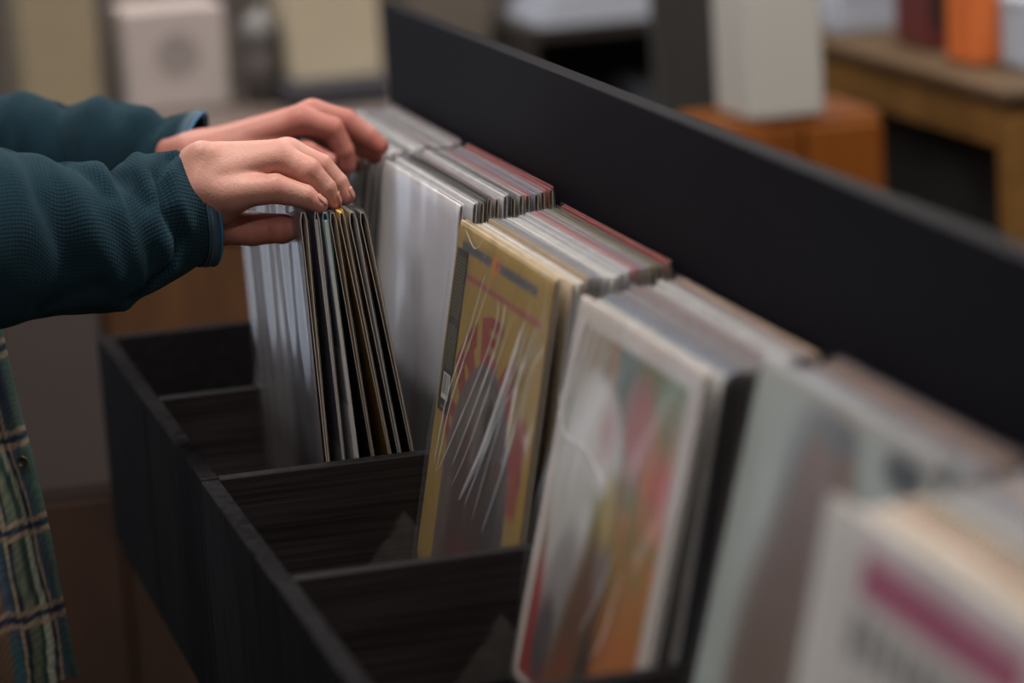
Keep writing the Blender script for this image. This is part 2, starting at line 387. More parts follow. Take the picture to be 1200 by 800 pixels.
def art_panel(root, fn, nu, nv, th, name='cover_print', rough=.35, cw=CW, ht=CH, m=None):
    """printed face: a fine sheet just in front of the card; fn(u, v) gives the ink, u from far end, v from the bottom"""
    us = np.linspace(0, 1, nu); vs = np.linspace(0, 1, nv); U, V = np.meshgrid(us, vs)
    col = fn(U, V)
    y = cw-.0006-(cw-.0012)*U; z = .004+(ht-.008)*V
    x = np.full_like(y, -th/2-.00025)
    e = np.minimum(1, np.minimum(V, 1-V)/.02); x = x+(1-e)*th*.12
    v = np.stack([x, y, z], -1).reshape(-1, 3); I = np.arange(nu*nv).reshape(nv, nu)
    f = np.stack([I[:-1, :-1], I[:-1, 1:], I[1:, 1:], I[1:, :-1]], -1).reshape(-1, 4)
    return pydata(name, v, f, m or attr_mat(name+'_ink', rough), root, smooth=True, tint=col.reshape(-1, 3))
def film_front(root, th, disp, nu=60, nv=60, m=None, cw=CW, ht=CH, name='sleeve_front'):
    us = np.linspace(0, 1, nu); vs = np.linspace(0, 1, nv); U, V = np.meshgrid(us, vs)
    y = cw+.002-(cw+.0055)*U; z = (ht+.006)*V; x = -th/2-.0030-disp(U, V)
    v = np.stack([x, y, z], -1).reshape(-1, 3); I = np.arange(nu*nv).reshape(nv, nu)
    f = np.stack([I[:-1, :-1], I[:-1, 1:], I[1:, 1:], I[1:, :-1]], -1).reshape(-1, 4)
    return pydata(name, v, f, m or M_filmfront, root, smooth=True)
def crease(root, th, pts, r, name='crease', lift=.0022, cw=CW, ht=CH, m=None, par=None):
    """a whitened fold in the film, its glint painted in as milky white, along (u, v) points"""
    P = []
    for i in range(len(pts)-1):
        for q in range(6):
            t = q/6; p0 = pts[max(i-1, 0)]; p1 = pts[i]; p2 = pts[i+1]; p3 = pts[min(i+2, len(pts)-1)]
            P.append([.5*((2*p1[c])+(-p0[c]+p2[c])*t+(2*p0[c]-5*p1[c]+4*p2[c]-p3[c])*t*t+(-p0[c]+3*p1[c]-3*p2[c]+p3[c])*t**3) for c in (0, 1)])
    P.append(pts[-1]); w = []
    n = len(P)
    v = []; f = []
    for i, (u, q) in enumerate(P):
        s = math.sin(PI*(i+.3)/(n-.4+1e-6))**.5 if 0 < i < n-1 else .15
        y = cw-(cw)*u; z = ht*q; du = r*s
        a = P[min(i+1, n-1)]; b = P[max(i-1, 0)]; ty, tz = -(a[0]-b[0])*cw, (a[1]-b[1])*ht; l = math.hypot(ty, tz)+1e-9; py, pz = -tz/l, ty/l
        x = -th/2-lift
        v += [(x, y-py*du, z-pz*du), (x-du*.9, y, z), (x, y+py*du, z+pz*du)]
        if i: k = 3*i; f += [(k-3, k-2, k+1, k), (k-2, k-1, k+2, k+1)]
    return pydata(name, v, f, m or M_crease, par or root, smooth=True)

ORD = ['second', 'third', 'fourth', 'fifth', 'sixth', 'seventh', 'eighth', 'ninth', 'tenth', 'eleventh', 'twelfth', 'thirteenth', 'fourteenth', 'fifteenth', 'sixteenth', 'seventeenth', 'eighteenth', 'nineteenth', 'twentieth']
CN = {'grey': (.36, .36, .37), 'white': (.80, .79, .78), 'cream': (.72, .62, .47), 'black': (.018, .017, .018), 'silver': (.58, .59, .62), 'pink': (.50, .17, .19), 'red': (.36, .06, .055),
      'blue-grey': (.24, .28, .36), 'tan': (.46, .34, .22), 'mauve': (.36, .29, .32), 'brown': (.16, .08, .045), 'olive': (.22, .19, .06), 'teal': (.05, .22, .24), 'peach': (.55, .36, .26), 'dark blue': (.05, .07, .14), 'gold': (.38, .25, .07), 'dark grey': (.07, .07, .075)}
def stack(k, seq, xt0, xt1, lean0, lean1, frontname, group, th=None, near=0., edge=None):
    n = len(seq)
    for i, s in enumerate(seq):
        q = (i+1)/n; a = math.radians(lerp(lean0, lean1, q)); xt = lerp(xt0, xt1, q)
        zt = CH*math.cos(a)+BASE[k]; xb = xt-CH*math.sin(a)
        t = th or min(.0046, max(.0026, (xt1-xt0)/n*.52))
        c = CN[s]; j = rnd.uniform(.85, 1.15)
        up = rnd.uniform(0, .004)
        ed = edge if edge and i < 7 else M_cardwhite if s in ('white', 'silver', 'grey') else M_cardedge
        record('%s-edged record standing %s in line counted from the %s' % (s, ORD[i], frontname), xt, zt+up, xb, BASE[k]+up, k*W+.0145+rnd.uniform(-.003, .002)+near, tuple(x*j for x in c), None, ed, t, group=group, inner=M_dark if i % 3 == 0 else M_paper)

def front_geom(px_top, k, y, lean, zt=None):
    """top point of a front record from a pixel on its upper edge"""
    p = at_y(px_top[0], px_top[1], y); a = math.radians(lean)
    zb = p[2]-CH*math.cos(a); return p[0], p[2], p[0]-CH*math.sin(a), zb

def fbm(U, V, s, seed=0):
    r = np.random.RandomState(seed); acc = 0; amp = 1; tot = 0
    for o in range(4):
        n = int(s*2**o)+2; g = r.rand(n+2, n+2); x = U*n; y = V*n; i = np.floor(x).astype(int); j = np.floor(y).astype(int)
        fx = x-i; fy = y-j; fx = fx*fx*(3-2*fx); fy = fy*fy*(3-2*fy)
        j %= n+1; i %= n+1; v = (g[j, i]*(1-fx)+g[j, i+1]*fx)*(1-fy)+(g[j+1, i]*(1-fx)+g[j+1, i+1]*fx)*fy
        acc = acc+v*amp; tot += amp; amp *= .55
    return acc/tot
def sm(x, a, b): t = np.clip((x-a)/(b-a), 0, 1); return t*t*(3-2*t)
def mixc(c, col, m): return c*(1-m[..., None])+np.array(col)*m[..., None]
def blob(U, V, u, v, a, b, rot=0, soft=.25):
    c, s = math.cos(rot), math.sin(rot); x = (U-u)*c+(V-v)*s; y = -(U-u)*s+(V-v)*c
    return 1-sm(np.sqrt((x/a)**2+(y/b)**2), 1-soft, 1+soft)
def inrect(U, V, u0, u1, v0, v1, e=.004): return sm(U, u0-e, u0+e)*(1-sm(U, u1-e, u1+e))*sm(V, v0-e, v0+e)*(1-sm(V, v1-e, v1+e))

# --- golden cover (bin 0)
def art_gold(U, V):
    n = fbm(U, V, 6, 1)
    c = np.ones((*U.shape, 3))*np.array((.36, .235, .060)); c = c*(0.9+.2*n[..., None])
    bar = inrect(U, V, .06, .86, .935, .962); c = mixc(c, (.09, .10, .125), bar*sm(fbm(U, V*3, 20, 4), .15, .3))
    c = mixc(c, (.55, .22, .05), blob(U, V, .43, .945, .045, .03)); c = mixc(c, (.40, .10, .08), blob(U, V, .45, .95, .018, .014))
    c = mixc(c, (.33, .085, .10), inrect(U, V, .13, .93, .862, .878))
    # arch of red letter shapes round the picture
    x = (U-.50)/.33; y = (V-.28)/.38; r = np.hypot(x, y); th = np.degrees(np.arctan2(y, x))
    ring = sm(r, 1.0, 1.02)*(1-sm(r, 1.40, 1.42))*(V > .20)
    let = np.zeros_like(U)
    for a0, a1, kind in ((146, 166, 'A'), (112, 140, 'R'), (78, 106, 'E'), (44, 72, 'A'), (16, 38, 'T')):
        w = a1-a0; p = (a1-th)/w; h = (r-1.03)/.36
        q = (p > 0) & (p < 1) & (h > 0) & (h < 1)
        if kind == 'A': g = (np.abs(p-.5) < .12+.38*(1-h)) & ~((np.abs(p-.5) < .12*(1-h)) & (h < .28)) & ~((np.abs(p-.5) < .07) & (h > .42) & (h < .66))
        elif kind == 'R': g = ((p < .36) | (h > .45)) & ~((p > .36) & (p < .66) & (h > .62) & (h < .82)) | ((p > .45+.3*(.45-h)) & (h <= .45) & (p < .85+.2*(.45-h)))
        elif kind == 'E': g = (p < .4) | (h < .24) | (h > .76) | ((h > .42) & (h < .6) & (p < .85))
        else: g = (h > .7) | (np.abs(p-.5) < .2)
        let = np.maximum(let, (q & g)*1.)
    c = mixc(c, (.27, .035, .035), let*ring*.92)
    c = mixc(c, (.30, .05, .04), inrect(U, V, .82, .93, .33, .60, .02)*.85)
    rr = np.where(V > .28, r, np.abs(x)); inside = 1-sm(rr, .97, .99); band = sm(rr, .95, .97)*(1-sm(rr, 1.02, 1.05))
    c = mixc(c, (.10, .075, .16), band*.8)
    pic = np.ones_like(c)*np.array((.11, .085, .080))*(.6+.8*fbm(U, V, 9, 8)[..., None])
    pic = mixc(pic, (.17, .14, .125), blob(U, V, .42, .50, .16, .13, 0, .5))
    for u, v, a, b, col in ((.36, .22, .09, .22, (.075, .040, .034)), (.56, .26, .10, .28, (.060, .030, .028)), (.70, .2, .07, .2, (.045, .040, .050)), (.38, .43, .05, .055, (.12, .060, .045)), (.57, .52, .05, .06, (.03, .025, .025)), (.70, .40, .045, .05, (.11, .065, .052)), (.48, .07, .2, .09, (.13, .032, .036))):
        pic = mixc(pic, col, blob(U, V, u, v, a, b, 0, .35)*.85)
    c = c*(1-inside[..., None])+pic*inside[..., None]
    return c*.93
# --- green and orange painted cover with a pale sweep in its colours (bin -1)
def art_paint(U, V):
    n = fbm(U, V, 5, 11); n2 = fbm(U, V, 9, 12)
    c = np.ones((*U.shape, 3))*np.array((.085, .105, .022))*(.7+.7*n[..., None])
    c = mixc(c, (.040, .052, .022), blob(U, V, .46, .88, .12, .12, .3, .6)*.85)
    c = mixc(c, (.10, .135, .03), blob(U, V, .80, .86, .14, .12, 0, .6)*.7)
    c = mixc(c, (.25, .17, .03), sm(.66-V+.1*(n-.5), 0, .12)*(U > .35)*.6)
    c = mixc(c, (.42, .14, .03), blob(U, V, .82, .62, .20, .20, .2, .7)*sm(n2, .3, .55))
    c = mixc(c, (.42, .06, .03), blob(U, V, .86, .70, .08, .07, 0, .8))
    c = mixc(c, (.10, .13, .03), blob(U, V, .72, .56, .05, .12, .2, .6)*.6)
    c = mixc(c, (.40, .12, .03), blob(U, V, .80, .16, .30, .24, 0, .6)*.9)
    c = mixc(c, (.34, .050, .022), blob(U, V, .86, .03, .22, .08, 0, .6)*.8)
    c = mixc(c, (.25, .020, .022), blob(U, V, .10, .12, .20, .28, .2, .55))
    c = mixc(c, (.34, .085, .08), blob(U, V, .63, .79, .10, .12, .3, .6)*.9)
    c = mixc(c, (.34, .13, .04), blob(U, V, .36, .90, .03, .12, .15, .5)*.7)
    c = mixc(c, (.36, .28, .235), blob(U, V, .14, .90, .18, .12, .4, .4)*.8)
    c = mixc(c, (.50, .475, .46), blob(U, V, .32, .72, .22, .13, -.25, .25)*.95)
    c = mixc(c, (.50, .475, .46), blob(U, V, .20, .58, .14, .22, -.2, .3)*.9)
    c = mixc(c, (.42, .40, .38), blob(U, V, .26, .42, .15, .20, -.3, .3)*.9)
    c = mixc(c, (.38, .17, .17), blob(U, V, .42, .74, .06, .07, 0, .8)*.7)
    c = mixc(c, (.20, .185, .19), blob(U, V, .25, .28, .10, .18, -.25, .4)*.85)
    c = mixc(c, (.05, .045, .05), blob(U, V, .21, .14, .075, .12, -.1, .4)*.9)
    c = mixc(c, (.09, .035, .02), blob(U, V, .47, .24, .14, .26, -.2, .4)*.92)
    c = mixc(c, (.16, .12, .115), blob(U, V, .55, .42, .06, .07, 0, .4)*.8)
    c = mixc(c, (.022, .018, .018), blob(U, V, .55, .14, .05, .12, 0, .4)*.8)
    c = mixc(c, (.18, .04, .02), blob(U, V, .40, .07, .06, .12, 0, .5)*.7)
    c = mixc(c, (.38, .27, .08), blob(U, V, .52, .56, .05, .09, .2, .5)*.8)
    fr = 1-inrect(U, V, .065, .92, .02, .955, .006); c = mixc(c, (.46, .405, .38), fr)
    return c
def art_teal(U, V):
    n = fbm(U, V, 5, 21); c = np.ones((*U.shape, 3))*np.array((.345, .385, .37))*(.93+.14*n[..., None])
    c = mixc(c, (.15, .165, .17), blob(U, V, .42, .78, .17, .22, .2, .35)*.8)
    c = mixc(c, (.13, .14, .145), blob(U, V, .34, .42, .13, .42, -.15, .4)*.7)
    c = mixc(c, (.17, .100, .072), blob(U, V, .50, .80, .16, .19, 0, .3)*.95)
    c = mixc(c, (.11, .070, .06), blob(U, V, .50, .76, .06, .05, 0, .6)*.5)
    c = mixc(c, (.14, .088, .070), blob(U, V, .44, .38, .27, .42, .05, .3)*.9)
    c = mixc(c, (.12, .13, .14), blob(U, V, .50, .95, .12, .05, -.1, .4)*.85)
    c = mixc(c, (.022, .028, .028), blob(U, V, .86, .945, .10, .045, 0, .35)*.95)
    c = mixc(c, (.34, .31, .30), sm(V, .965, .98)*.6)
    return c
def art_white(U, V):
    c = np.ones((*U.shape, 3))*np.array((.68, .655, .635))*(.97+.06*fbm(U, V, 5, 31)[..., None])
    c = mixc(c, (.40, .07, .17), inrect(U, V, .21, .92, .878, .958, .008)*.95)
    c = mixc(c, (.50, .36, .44), inrect(U, V, .22, .93, .955, .99, .008)*.5)
    for i in range(9): c = mixc(c, (.07, .07, .075), inrect(U, V, .20+.078*i, .262+.078*i, .76, .85, .006)*.85*(((U-.20-.078*i)*60 % 1.6 > .5)*.6+.4))
    for i in range(12): c = mixc(c, (.10, .10, .1), inrect(U, V, .24+.055*i, .282+.055*i, .68, .71, .004)*.8)
    return c
def art_lilac(U, V):
    c = np.ones((*U.shape, 3))*np.array((.66, .66, .74))*(.95+.1*fbm(U, V, 5, 41)[..., None])
    c = mixc(c, (.68, .62, .54), (1-sm(U, 0, .3))*.6)
    c = mixc(c, (.42, .42, .47), blob(U, V, .55, .70, .09, .09, 0, .5)*.5); c = mixc(c, (.46, .41, .45), blob(U, V, .66, .50, .11, .16, 0, .6)*.45)
    c = mixc(c, (.055, .05, .055), sm(.46-V+.05*(fbm(U, V, 6, 3)-.5), 0, .10)*.85)  # lower half darkened: shade and mirrored dark bins painted into the ink
    c = mixc(c, (.16, .045, .035), blob(U, V, .62, .2, .05, .22, 0, .5)*.5)
    return c
def art_dim(U, V):
    c = np.ones((*U.shape, 3))*np.array((.30, .28, .30))*(.85+.3*fbm(U, V, 4, 51)[..., None])
    c = mixc(c, (.42, .41, .45), blob(U, V, .45, .80, .34, .3, 0, .6)*.5)  # bright upper reflection on the sleeve, painted into the ink
    c = mixc(c, (.10, .05, .05), blob(U, V, .90, .40, .10, .28, .2, .5)*.6); c = mixc(c, (.05, .035, .035), sm(.35-V, 0, .2)*.7)  # maroon stain, then the dark reflection low down painted into the ink
    return c

G0, G1, G2, G3, G4, GH, G5 = 'records behind the golden cover', 'records in the bin below the hands', 'records behind the painted cover', 'records behind the teal portrait cover', 'records behind the white magenta-banded cover', 'records held in the near hand', 'records in the far end bin'
# bin 0
xt, zt, xb, zb = front_geom((542, 257), 0, .3315, 11.5)
TH = .0045
rg = record('golden record cover in creased clear plastic with a black barcode strip and red arched letters', xt, zt, xb, zb, .0185, (.36, .23, .06), (.50, .38, .22), M_cardedge, TH, front_open=True)
art_panel(rg, art_gold, 190, 190, TH)
def lab(U, V):
    c = np.ones((*U.shape, 3))*np.array((.022, .021, .022)); r = np.random.RandomState(3)
    for i in range(31):
        if i in (17, 18): continue
        v0 = .955-.0225*i; x = .12
        while x < .86:
            w = r.uniform(.03, .12); c = mixc(c, (.17, .145, .055), inrect(U, V, x, min(x+w, .9), v0-.011, v0, .003)*.85); x += w+.03
    c = mixc(c, (.55, .54, .52), inrect(U, V, .2, .82, .075, .235, .002))
    x = .25
    while x < .77:
        w = r.choice([.012, .02, .03]); c = mixc(c, (.03, .03, .03), inrect(U, V, x, x+w, .105, .225, .001)); x += w+r.choice([.014, .022])
    c = mixc(c, (.17, .145, .055), inrect(U, V, .25, .75, .02, .035, .003)); return c
def strip(root, th, u0, u1, v0, v1, fn, nu, nv, name):
    us = np.linspace(0, 1, nu); vs = np.linspace(0, 1, nv); A, B = np.meshgrid(us, vs); c = fn(A, B)
    y = CW-CW*(u0+(u1-u0)*A); z = CH*(v0+(v1-v0)*B); x = np.full_like(y, -th/2-.0008)
    v = np.stack([x, y, z], -1).reshape(-1, 3); I = np.arange(nu*nv).reshape(nv, nu); f = np.stack([I[:-1, :-1], I[:-1, 1:], I[1:, 1:], I[1:, :-1]], -1).reshape(-1, 4)
    return tag(pydata(name, v, f, attr_mat(name+'_ink', .4), root, tint=c.reshape(-1, 3)), 'black strip with small print and a barcode')
strip(rg, TH, .022, .145, .455, .925, lab, 64, 260, 'barcode_strip')
def dgold(U, V): return .0016*np.sin(U*23+V*9)*sm(V, .25, .6)+.0012*np.sin(U*41-V*17)*sm(V, .3, .7)+.001
film_front(rg, TH, dgold, 90, 90)
for pts, r in (([(.36, .90), (.27, .72), (.14, .52), (.11, .42), (.085, .30)], .0011), ([(.42, .885), (.30, .70), (.18, .50), (.14, .36), (.115, .28)], .0009), ([(.53, .86), (.53, .78), (.42, .62), (.20, .36), (.13, .29)], .0010),
               ([(.60, .86), (.58, .76), (.44, .55), (.28, .34)], .0013), ([(.68, .84), (.55, .62), (.42, .42), (.30, .285)], .0008), ([(.80, .85), (.68, .62), (.56, .44), (.40, .27)], .0034), ([(.84, .84), (.70, .60), (.60, .46), (.46, .27)], .0014),
               ([(.72, .60), (.66, .48), (.55, .25)], .0007), ([(.86, .62), (.78, .44), (.66, .24)], .0011), ([(.30, .99), (.22, .95), (.10, .985)], .0008), ([(.92, .86), (.82, .70), (.78, .50)], .0016)):
    crease(rg, TH, pts, r)
stack(0, ['cream', 'white', 'tan', 'blue-grey', 'grey', 'white', 'white', 'silver', 'silver', 'pink', 'mauve', 'grey', 'olive', 'dark grey', 'red'], xt+.006, .3515, 10.5, 2, 'golden cover', G0)
# bin -1
xt, zt, xb, zb = front_geom((684, 346), -1, -.0145, 14.5)
rp = record('cream-framed record cover painted green, orange and red with a white sweep', xt, zt, xb, zb, -W+.0185, (.46, .405, .38), (.50, .45, .42), M_cardwhite, TH, front_open=True)
art_panel(rp, art_paint, 120, 120, TH); film_front(rp, TH, lambda U, V: .0020*np.sin(U*14+V*7)*sm(V, .1, .5)+.0012*np.sin(U*30-V*12)+.0012, 70, 70, M_filmmid)
for pts, r in (([(.10, .97), (.06, .80), (.02, .68)], .0014), ([(.16, .97), (.12, .84), (.07, .72)], .0012), ([(.22, .96), (.18, .86), (.13, .76)], .0011), ([(.64, .50), (.58, .36), (.50, .25)], .0012), ([(.72, .46), (.68, .30), (.62, .22)], .001), ([(.0, .75), (.10, .66), (.30, .66), (.52, .60)], .0011)): crease(rp, TH, pts, r)
stack(-1, ['white', 'blue-grey', 'blue-grey', 'mauve', 'grey', 'grey', 'mauve', 'tan', 'mauve', 'silver', 'white', 'white', 'silver', 'mauve', 'peach', 'tan'], xt+.006, .3515, 13, 2, 'green and orange painted cover', G2, near=.004, edge=mat('shaded_card_edge', (.05, .04, .038), .8))  # near edges coloured dark to stand for the shade in the gap
# bin -2
xt, zt, xb, zb = front_geom((898, 418), -2, -.3595, 15.5)
rt = record('pale teal record cover with a brown portrait, under clear plastic', xt, zt, xb, zb, -2*W+.0185, (.30, .34, .325), (.36, .37, .37), M_cardwhite, TH, front_open=True)
art_panel(rt, art_teal, 90, 90, TH); film_front(rt, TH, lambda U, V: .0012*np.sin(U*17+V*5)+.0012, 40, 40, M_filmsoft)
stack(-2, ['grey', 'blue-grey', 'silver', 'mauve', 'silver', 'mauve', 'grey', 'peach', 'brown', 'mauve'], xt+.005, .3515, 13, 2, 'pale teal portrait cover', G3)
# bin -3
xt, zt, xb, zb = front_geom((976, 580), -3, -2*W-.0145, 13)
rw = record('white record cover with a magenta band and grey lettering, nearest the camera', xt, zt, xb, zb, -3*W+.0185, (.47, .45, .435), (.5, .47, .45), M_cardwhite, TH, front_open=True)
art_panel(rw, art_white, 120, 120, TH); film_front(rw, TH, lambda U, V: .0012*np.sin(U*15+V*4)+.0012, 30, 30)
stack(-3, ['white', 'cream', 'cream', 'peach', 'tan', 'olive', 'silver', 'grey', 'silver', 'blue-grey', 'mauve', 'peach', 'silver', 'blue-grey', 'brown'], xt+.006, .3515, 12, 2, 'white magenta-banded cover', G4)
# bin 1: the row behind the hands
xt, zt, xb, zb = front_geom((541, 241), 1, .3595, 7.5)
rl = record('pale lilac record cover in shiny plastic standing behind the near hand', xt, zt, xb, zb, W+.0145, (.47, .47, .52), (.62, .61, .63), M_cardwhite, .0042, front_open=True)
art_panel(rl, art_lilac, 90, 90, .0042); film_front(rl, .0042, lambda U, V: .0009*np.sin(U*19+V*3)+.001, 50, 50)
stack(1, ['silver', 'dark grey', 'black', 'mauve', 'silver', 'black', 'grey', 'pink', 'blue-grey', 'mauve', 'red'], xt+.005, .3505, 8, 2, 'pale lilac cover', G1, th=.0046)
# bin 2: far end
xt, zt, xb, zb = .235, None, None, None
a = math.radians(12); xb = .235-CH*math.sin(a)
rd = record('blue-grey record cover at the front of the far end bin', .235, CH*math.cos(a)+BASE[2], xb, BASE[2], 2*W+.0145, (.33, .35, .40), (.45, .46, .5), M_cardwhite, .0042)
stack(2, ['silver', 'grey', 'white', 'silver', 'white', 'silver', 'grey', 'white', 'silver', 'mauve', 'silver', 'grey', 'silver', 'mauve'], .242, .3505, 11, 2, 'blue-grey cover of the far end bin', G5)
# the seven records tipped forward by the near hand
M_tealedge = mat('teal_card_edge', (.13, .44, .48), .7)
HELD = [(355, 383, (.22, .19, .20), M_cardedge, 'front-most held record, greyish cover in glossy plastic, thumb against it', .0066, M_dark),
        (371, 402, (.30, .29, .38), M_cardwhite, 'blue-grey record second among those held by the near hand', .0050, M_paper),
        (380, 417, (.34, .33, .40), M_tealedge, 'teal and white edged record third among those held by the near hand', .0058, M_paper),
        (389.5, 436, (.020, .018, .022), M_cardedge, 'black record fourth among those held by the near hand', .0062, M_dark),
        (399.5, 456, (.55, .32, .07), M_cardedge, 'mustard gold record fifth among those held by the near hand', .0056, M_dark),
        (412.5, 468, (.09, .088, .086), M_cardwhite, 'dark grey record sixth among those held by the near hand', .0074, M_dark),
        (424.5, 483, (.014, .013, .014), M_cardedge, 'black record last among those held by the near hand', .0070, M_dark)]
for i, (pt, pb, c, ed, lb, th, inn) in enumerate(HELD):
    A = at_y(pt, 249, .3595); B = at_y(pb, 530, .3595); d = (A-B)/np.linalg.norm(A-B); zt = A[2]; zb = zt-CH*(d[2]/math.hypot(d[0], d[2])); s = (zb-B[2])/(A[2]-B[2])
    xb = B[0]+(A[0]-B[0])*s
    q = record(lb, A[0], zt, xb, zb, .3595, c, None, ed, th, inn, GH, front_open=i == 0, taper=True, inw=(None, (.0010, .0015), (.0016, -.0012))[i] if i in (1, 2) else None, dy=(0, .002, -.002, .001, -.001, .0015, 0)[i])
    if i == 0: pydata('sleeve_lip', [(-.0042, -.001, .3185), (-.0042, .17, .3185), (-.016, .13, .324), (-.021, .07, .3255), (-.012, .008, .3225)], [(0, 1, 2), (0, 2, 3), (0, 3, 4)], M_filmfront, q)
    if i == 0: art_panel(q, art_dim, 60, 60, th); film_front(q, th, lambda U, V: .0012*np.sin(U*16+V*3)+.0008*np.sin(U*37)+.0012, 50, 50)
    if i in (4, 6):
        pydata('printed_figure', [(-th/2-.0004, .004+.008*k, .25+.03*j+.01*math.sin(k*2+j)) for j in (0, 1) for k in range(4)], [(k, k+1, k+5, k+4) for k in range(3)], mat('orange_print', (.40, .10, .02), .5), q)

# ------------------------------------------------------------------ the person
person = empty('person', (-.30, .56, FLOOR), 'person in a dark teal fleece and open plaid shirt, flipping through records with both hands', 'person')
PL = np.array((-.30, .56, FLOOR))
def P_(v): return np.asarray(v)-PL
def hand_mesh(bones, palm, h, kf=.0045, kp=.0065, seed=0, warm=()):
    pts = np.array([p for b in bones for (p, r) in b]+[p for c in palm for p in c[:2]]); lo = pts.min(0)-.034; hi = pts.max(0)+.034
    s = SDF(lo, hi, h); D = None
    for a, b, ra, rb in palm:
        d = s.cap(a, b, ra, rb); D = d if D is None else smin(D, d, .013)
    Fg = None
    for b in bones:
        d = None
        for (a, ra), (c, rc) in zip(b, b[1:]):
            q = s.cap(a, c, ra, rc); d = q if d is None else smin(d, q, .0016)
        Fg = d if Fg is None else smin(Fg, d, .0012)
    D = smin(D, Fg, kp)
    V, Fc = nets(D, lo, h)
    # skin tone: ruddier over joints and tips, paler and browner on the back of the hand
    t = np.ones((len(V), 3))*np.array((.44, .222, .178))
    red = np.zeros(len(V))
    for p, r, w in warm: red = np.maximum(red, w*np.exp(-(np.linalg.norm(V-p, axis=1)/r)**2))
    n = np.array([mnoise.noise(Vector(v*60)) for v in V])*.5+np.array([mnoise.noise(Vector(v*170)) for v in V])*.35
    t = t*(1+.10*n[:, None]); t = t*(1-red[:, None])+np.array((.43, .128, .106))*red[:, None]
    return V, Fc, t
def Y(*q): return at_y(*q)
# near (right) hand, seen from its little-finger side
n_little = [(Y(268, 226, .388), .0150), (Y(322, 221, .373), .0137), (Y(357, 230, .368), .0108), (Y(374, 240.5, .3655), .0079)]
n_ring = [(Y(328, 186, .400), .0148), (Y(360, 200.5, .387), .0130), (Y(381, 221, .3845), .0105), (Y(390.5, 236, .3845), .0077)]
n_mid = [(Y(338, 180, .421), .0140), (Y(376, 194.5, .412), .0114), (Y(396, 214, .408), .0094), (Y(406, 230, .405), .0077)]
n_idx = [(Y(336, 179, .444), .0136), (Y(368, 194, .436), .0114), (Y(384, 214, .431), .0094), (Y(394, 230, .428), .0076)]
n_thumb = [(Y(254, 264, .432), .0180), (Y(296, 268, .417), .0158), (Y(325, 267.5, .402), .0134), (Y(331, 268, .398), .0137), (Y(340, 268, .391), .0108)]
near_palm = [(Y(212, 212, .432), Y(234, 200, .422), .0195, .0215), (Y(214, 220, .424), Y(240, 221, .408), .0185, .019), (Y(237, 179, .405), Y(241, 181, .404), .0105, .0095),
             (Y(236, 196, .412), n_ring[0][0], .0185, .0128), (Y(236, 194, .428), n_mid[0][0], .018, .0132), (Y(238, 198, .44), n_idx[0][0], .018, .013),
             (Y(240, 221, .402), n_little[0][0], .0215, .0150), (Y(258, 238, .404), Y(282, 229, .392), .0195, .0135), (Y(236, 232, .432), n_thumb[0][0], .0205, .0180), (Y(300, 200, .42), Y(318, 200, .415), .012, .012), (Y(262, 181, .408), Y(322, 176, .401), .0085, .0075), (Y(268, 200, .394), Y(318, 188, .392), .0095, .0095)]
bones = [n_little, n_ring, n_mid, n_idx, n_thumb]
warm = [(b[-1][0], .014, .55) for b in bones]+[(b[1][0], .016, .45) for b in bones[:4]]+[(n_ring[0][0], .02, .35), (n_thumb[2][0], .03, .85), (n_thumb[1][0], .03, .6)]
V1, F1, T1 = hand_mesh(bones, near_palm, .0013, warm=warm)
# far (left) hand, seen from its thumb side
f_idx = [(Y(352, 141, .660), .0142), (Y(389, 151, .655), .0122), (Y(403, 177, .654), .0106), (Y(405, 195, .655), .0092)]
f_mid = [(Y(366, 133.5, .682), .0145), (Y(405, 142, .678), .0128), (Y(431, 160, .672), .0112), (Y(445, 172, .668), .0092)]
f_ring = [(Y(366, 138, .702), .0135), (Y(404, 158, .70), .0115), (Y(428, 175, .695), .0098), (Y(440, 183, .690), .0082)]
f_lit = [(Y(356, 146, .722), .0125), (Y(392, 168, .722), .0102), (Y(412, 186, .718), .0088), (Y(420, 194, .715), .0072)]
f_thumb = [(Y(282, 186, .665), .0150), (Y(325, 182, .652), .0140), (Y(360, 180, .648), .0125), (Y(383, 189, .648), .0098)]
far_palm = [(Y(202, 180, .712), Y(228, 182, .70), .0205, .0225), (Y(204, 190, .708), Y(230, 194, .69), .0195, .020), (Y(226, 184, .685), f_idx[0][0], .0205, .0138), (Y(228, 180, .70), f_mid[0][0], .020, .0135),
            (Y(230, 182, .715), f_ring[0][0], .019, .013), (Y(232, 190, .725), f_lit[0][0], .018, .0125), (Y(240, 195, .68), f_thumb[0][0], .0205, .0165), (Y(300, 165, .68), Y(335, 160, .685), .015, .013)]
bones2 = [f_idx, f_mid, f_ring, f_lit, f_thumb]
warm2 = [(b[-1][0], .018, .75) for b in bones2]+[(b[1][0], .018, .5) for b in bones2]+[(f_idx[0][0], .03, .4)]
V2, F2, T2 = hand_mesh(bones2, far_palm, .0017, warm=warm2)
T2 = T2*np.array((.78, .60, .59))
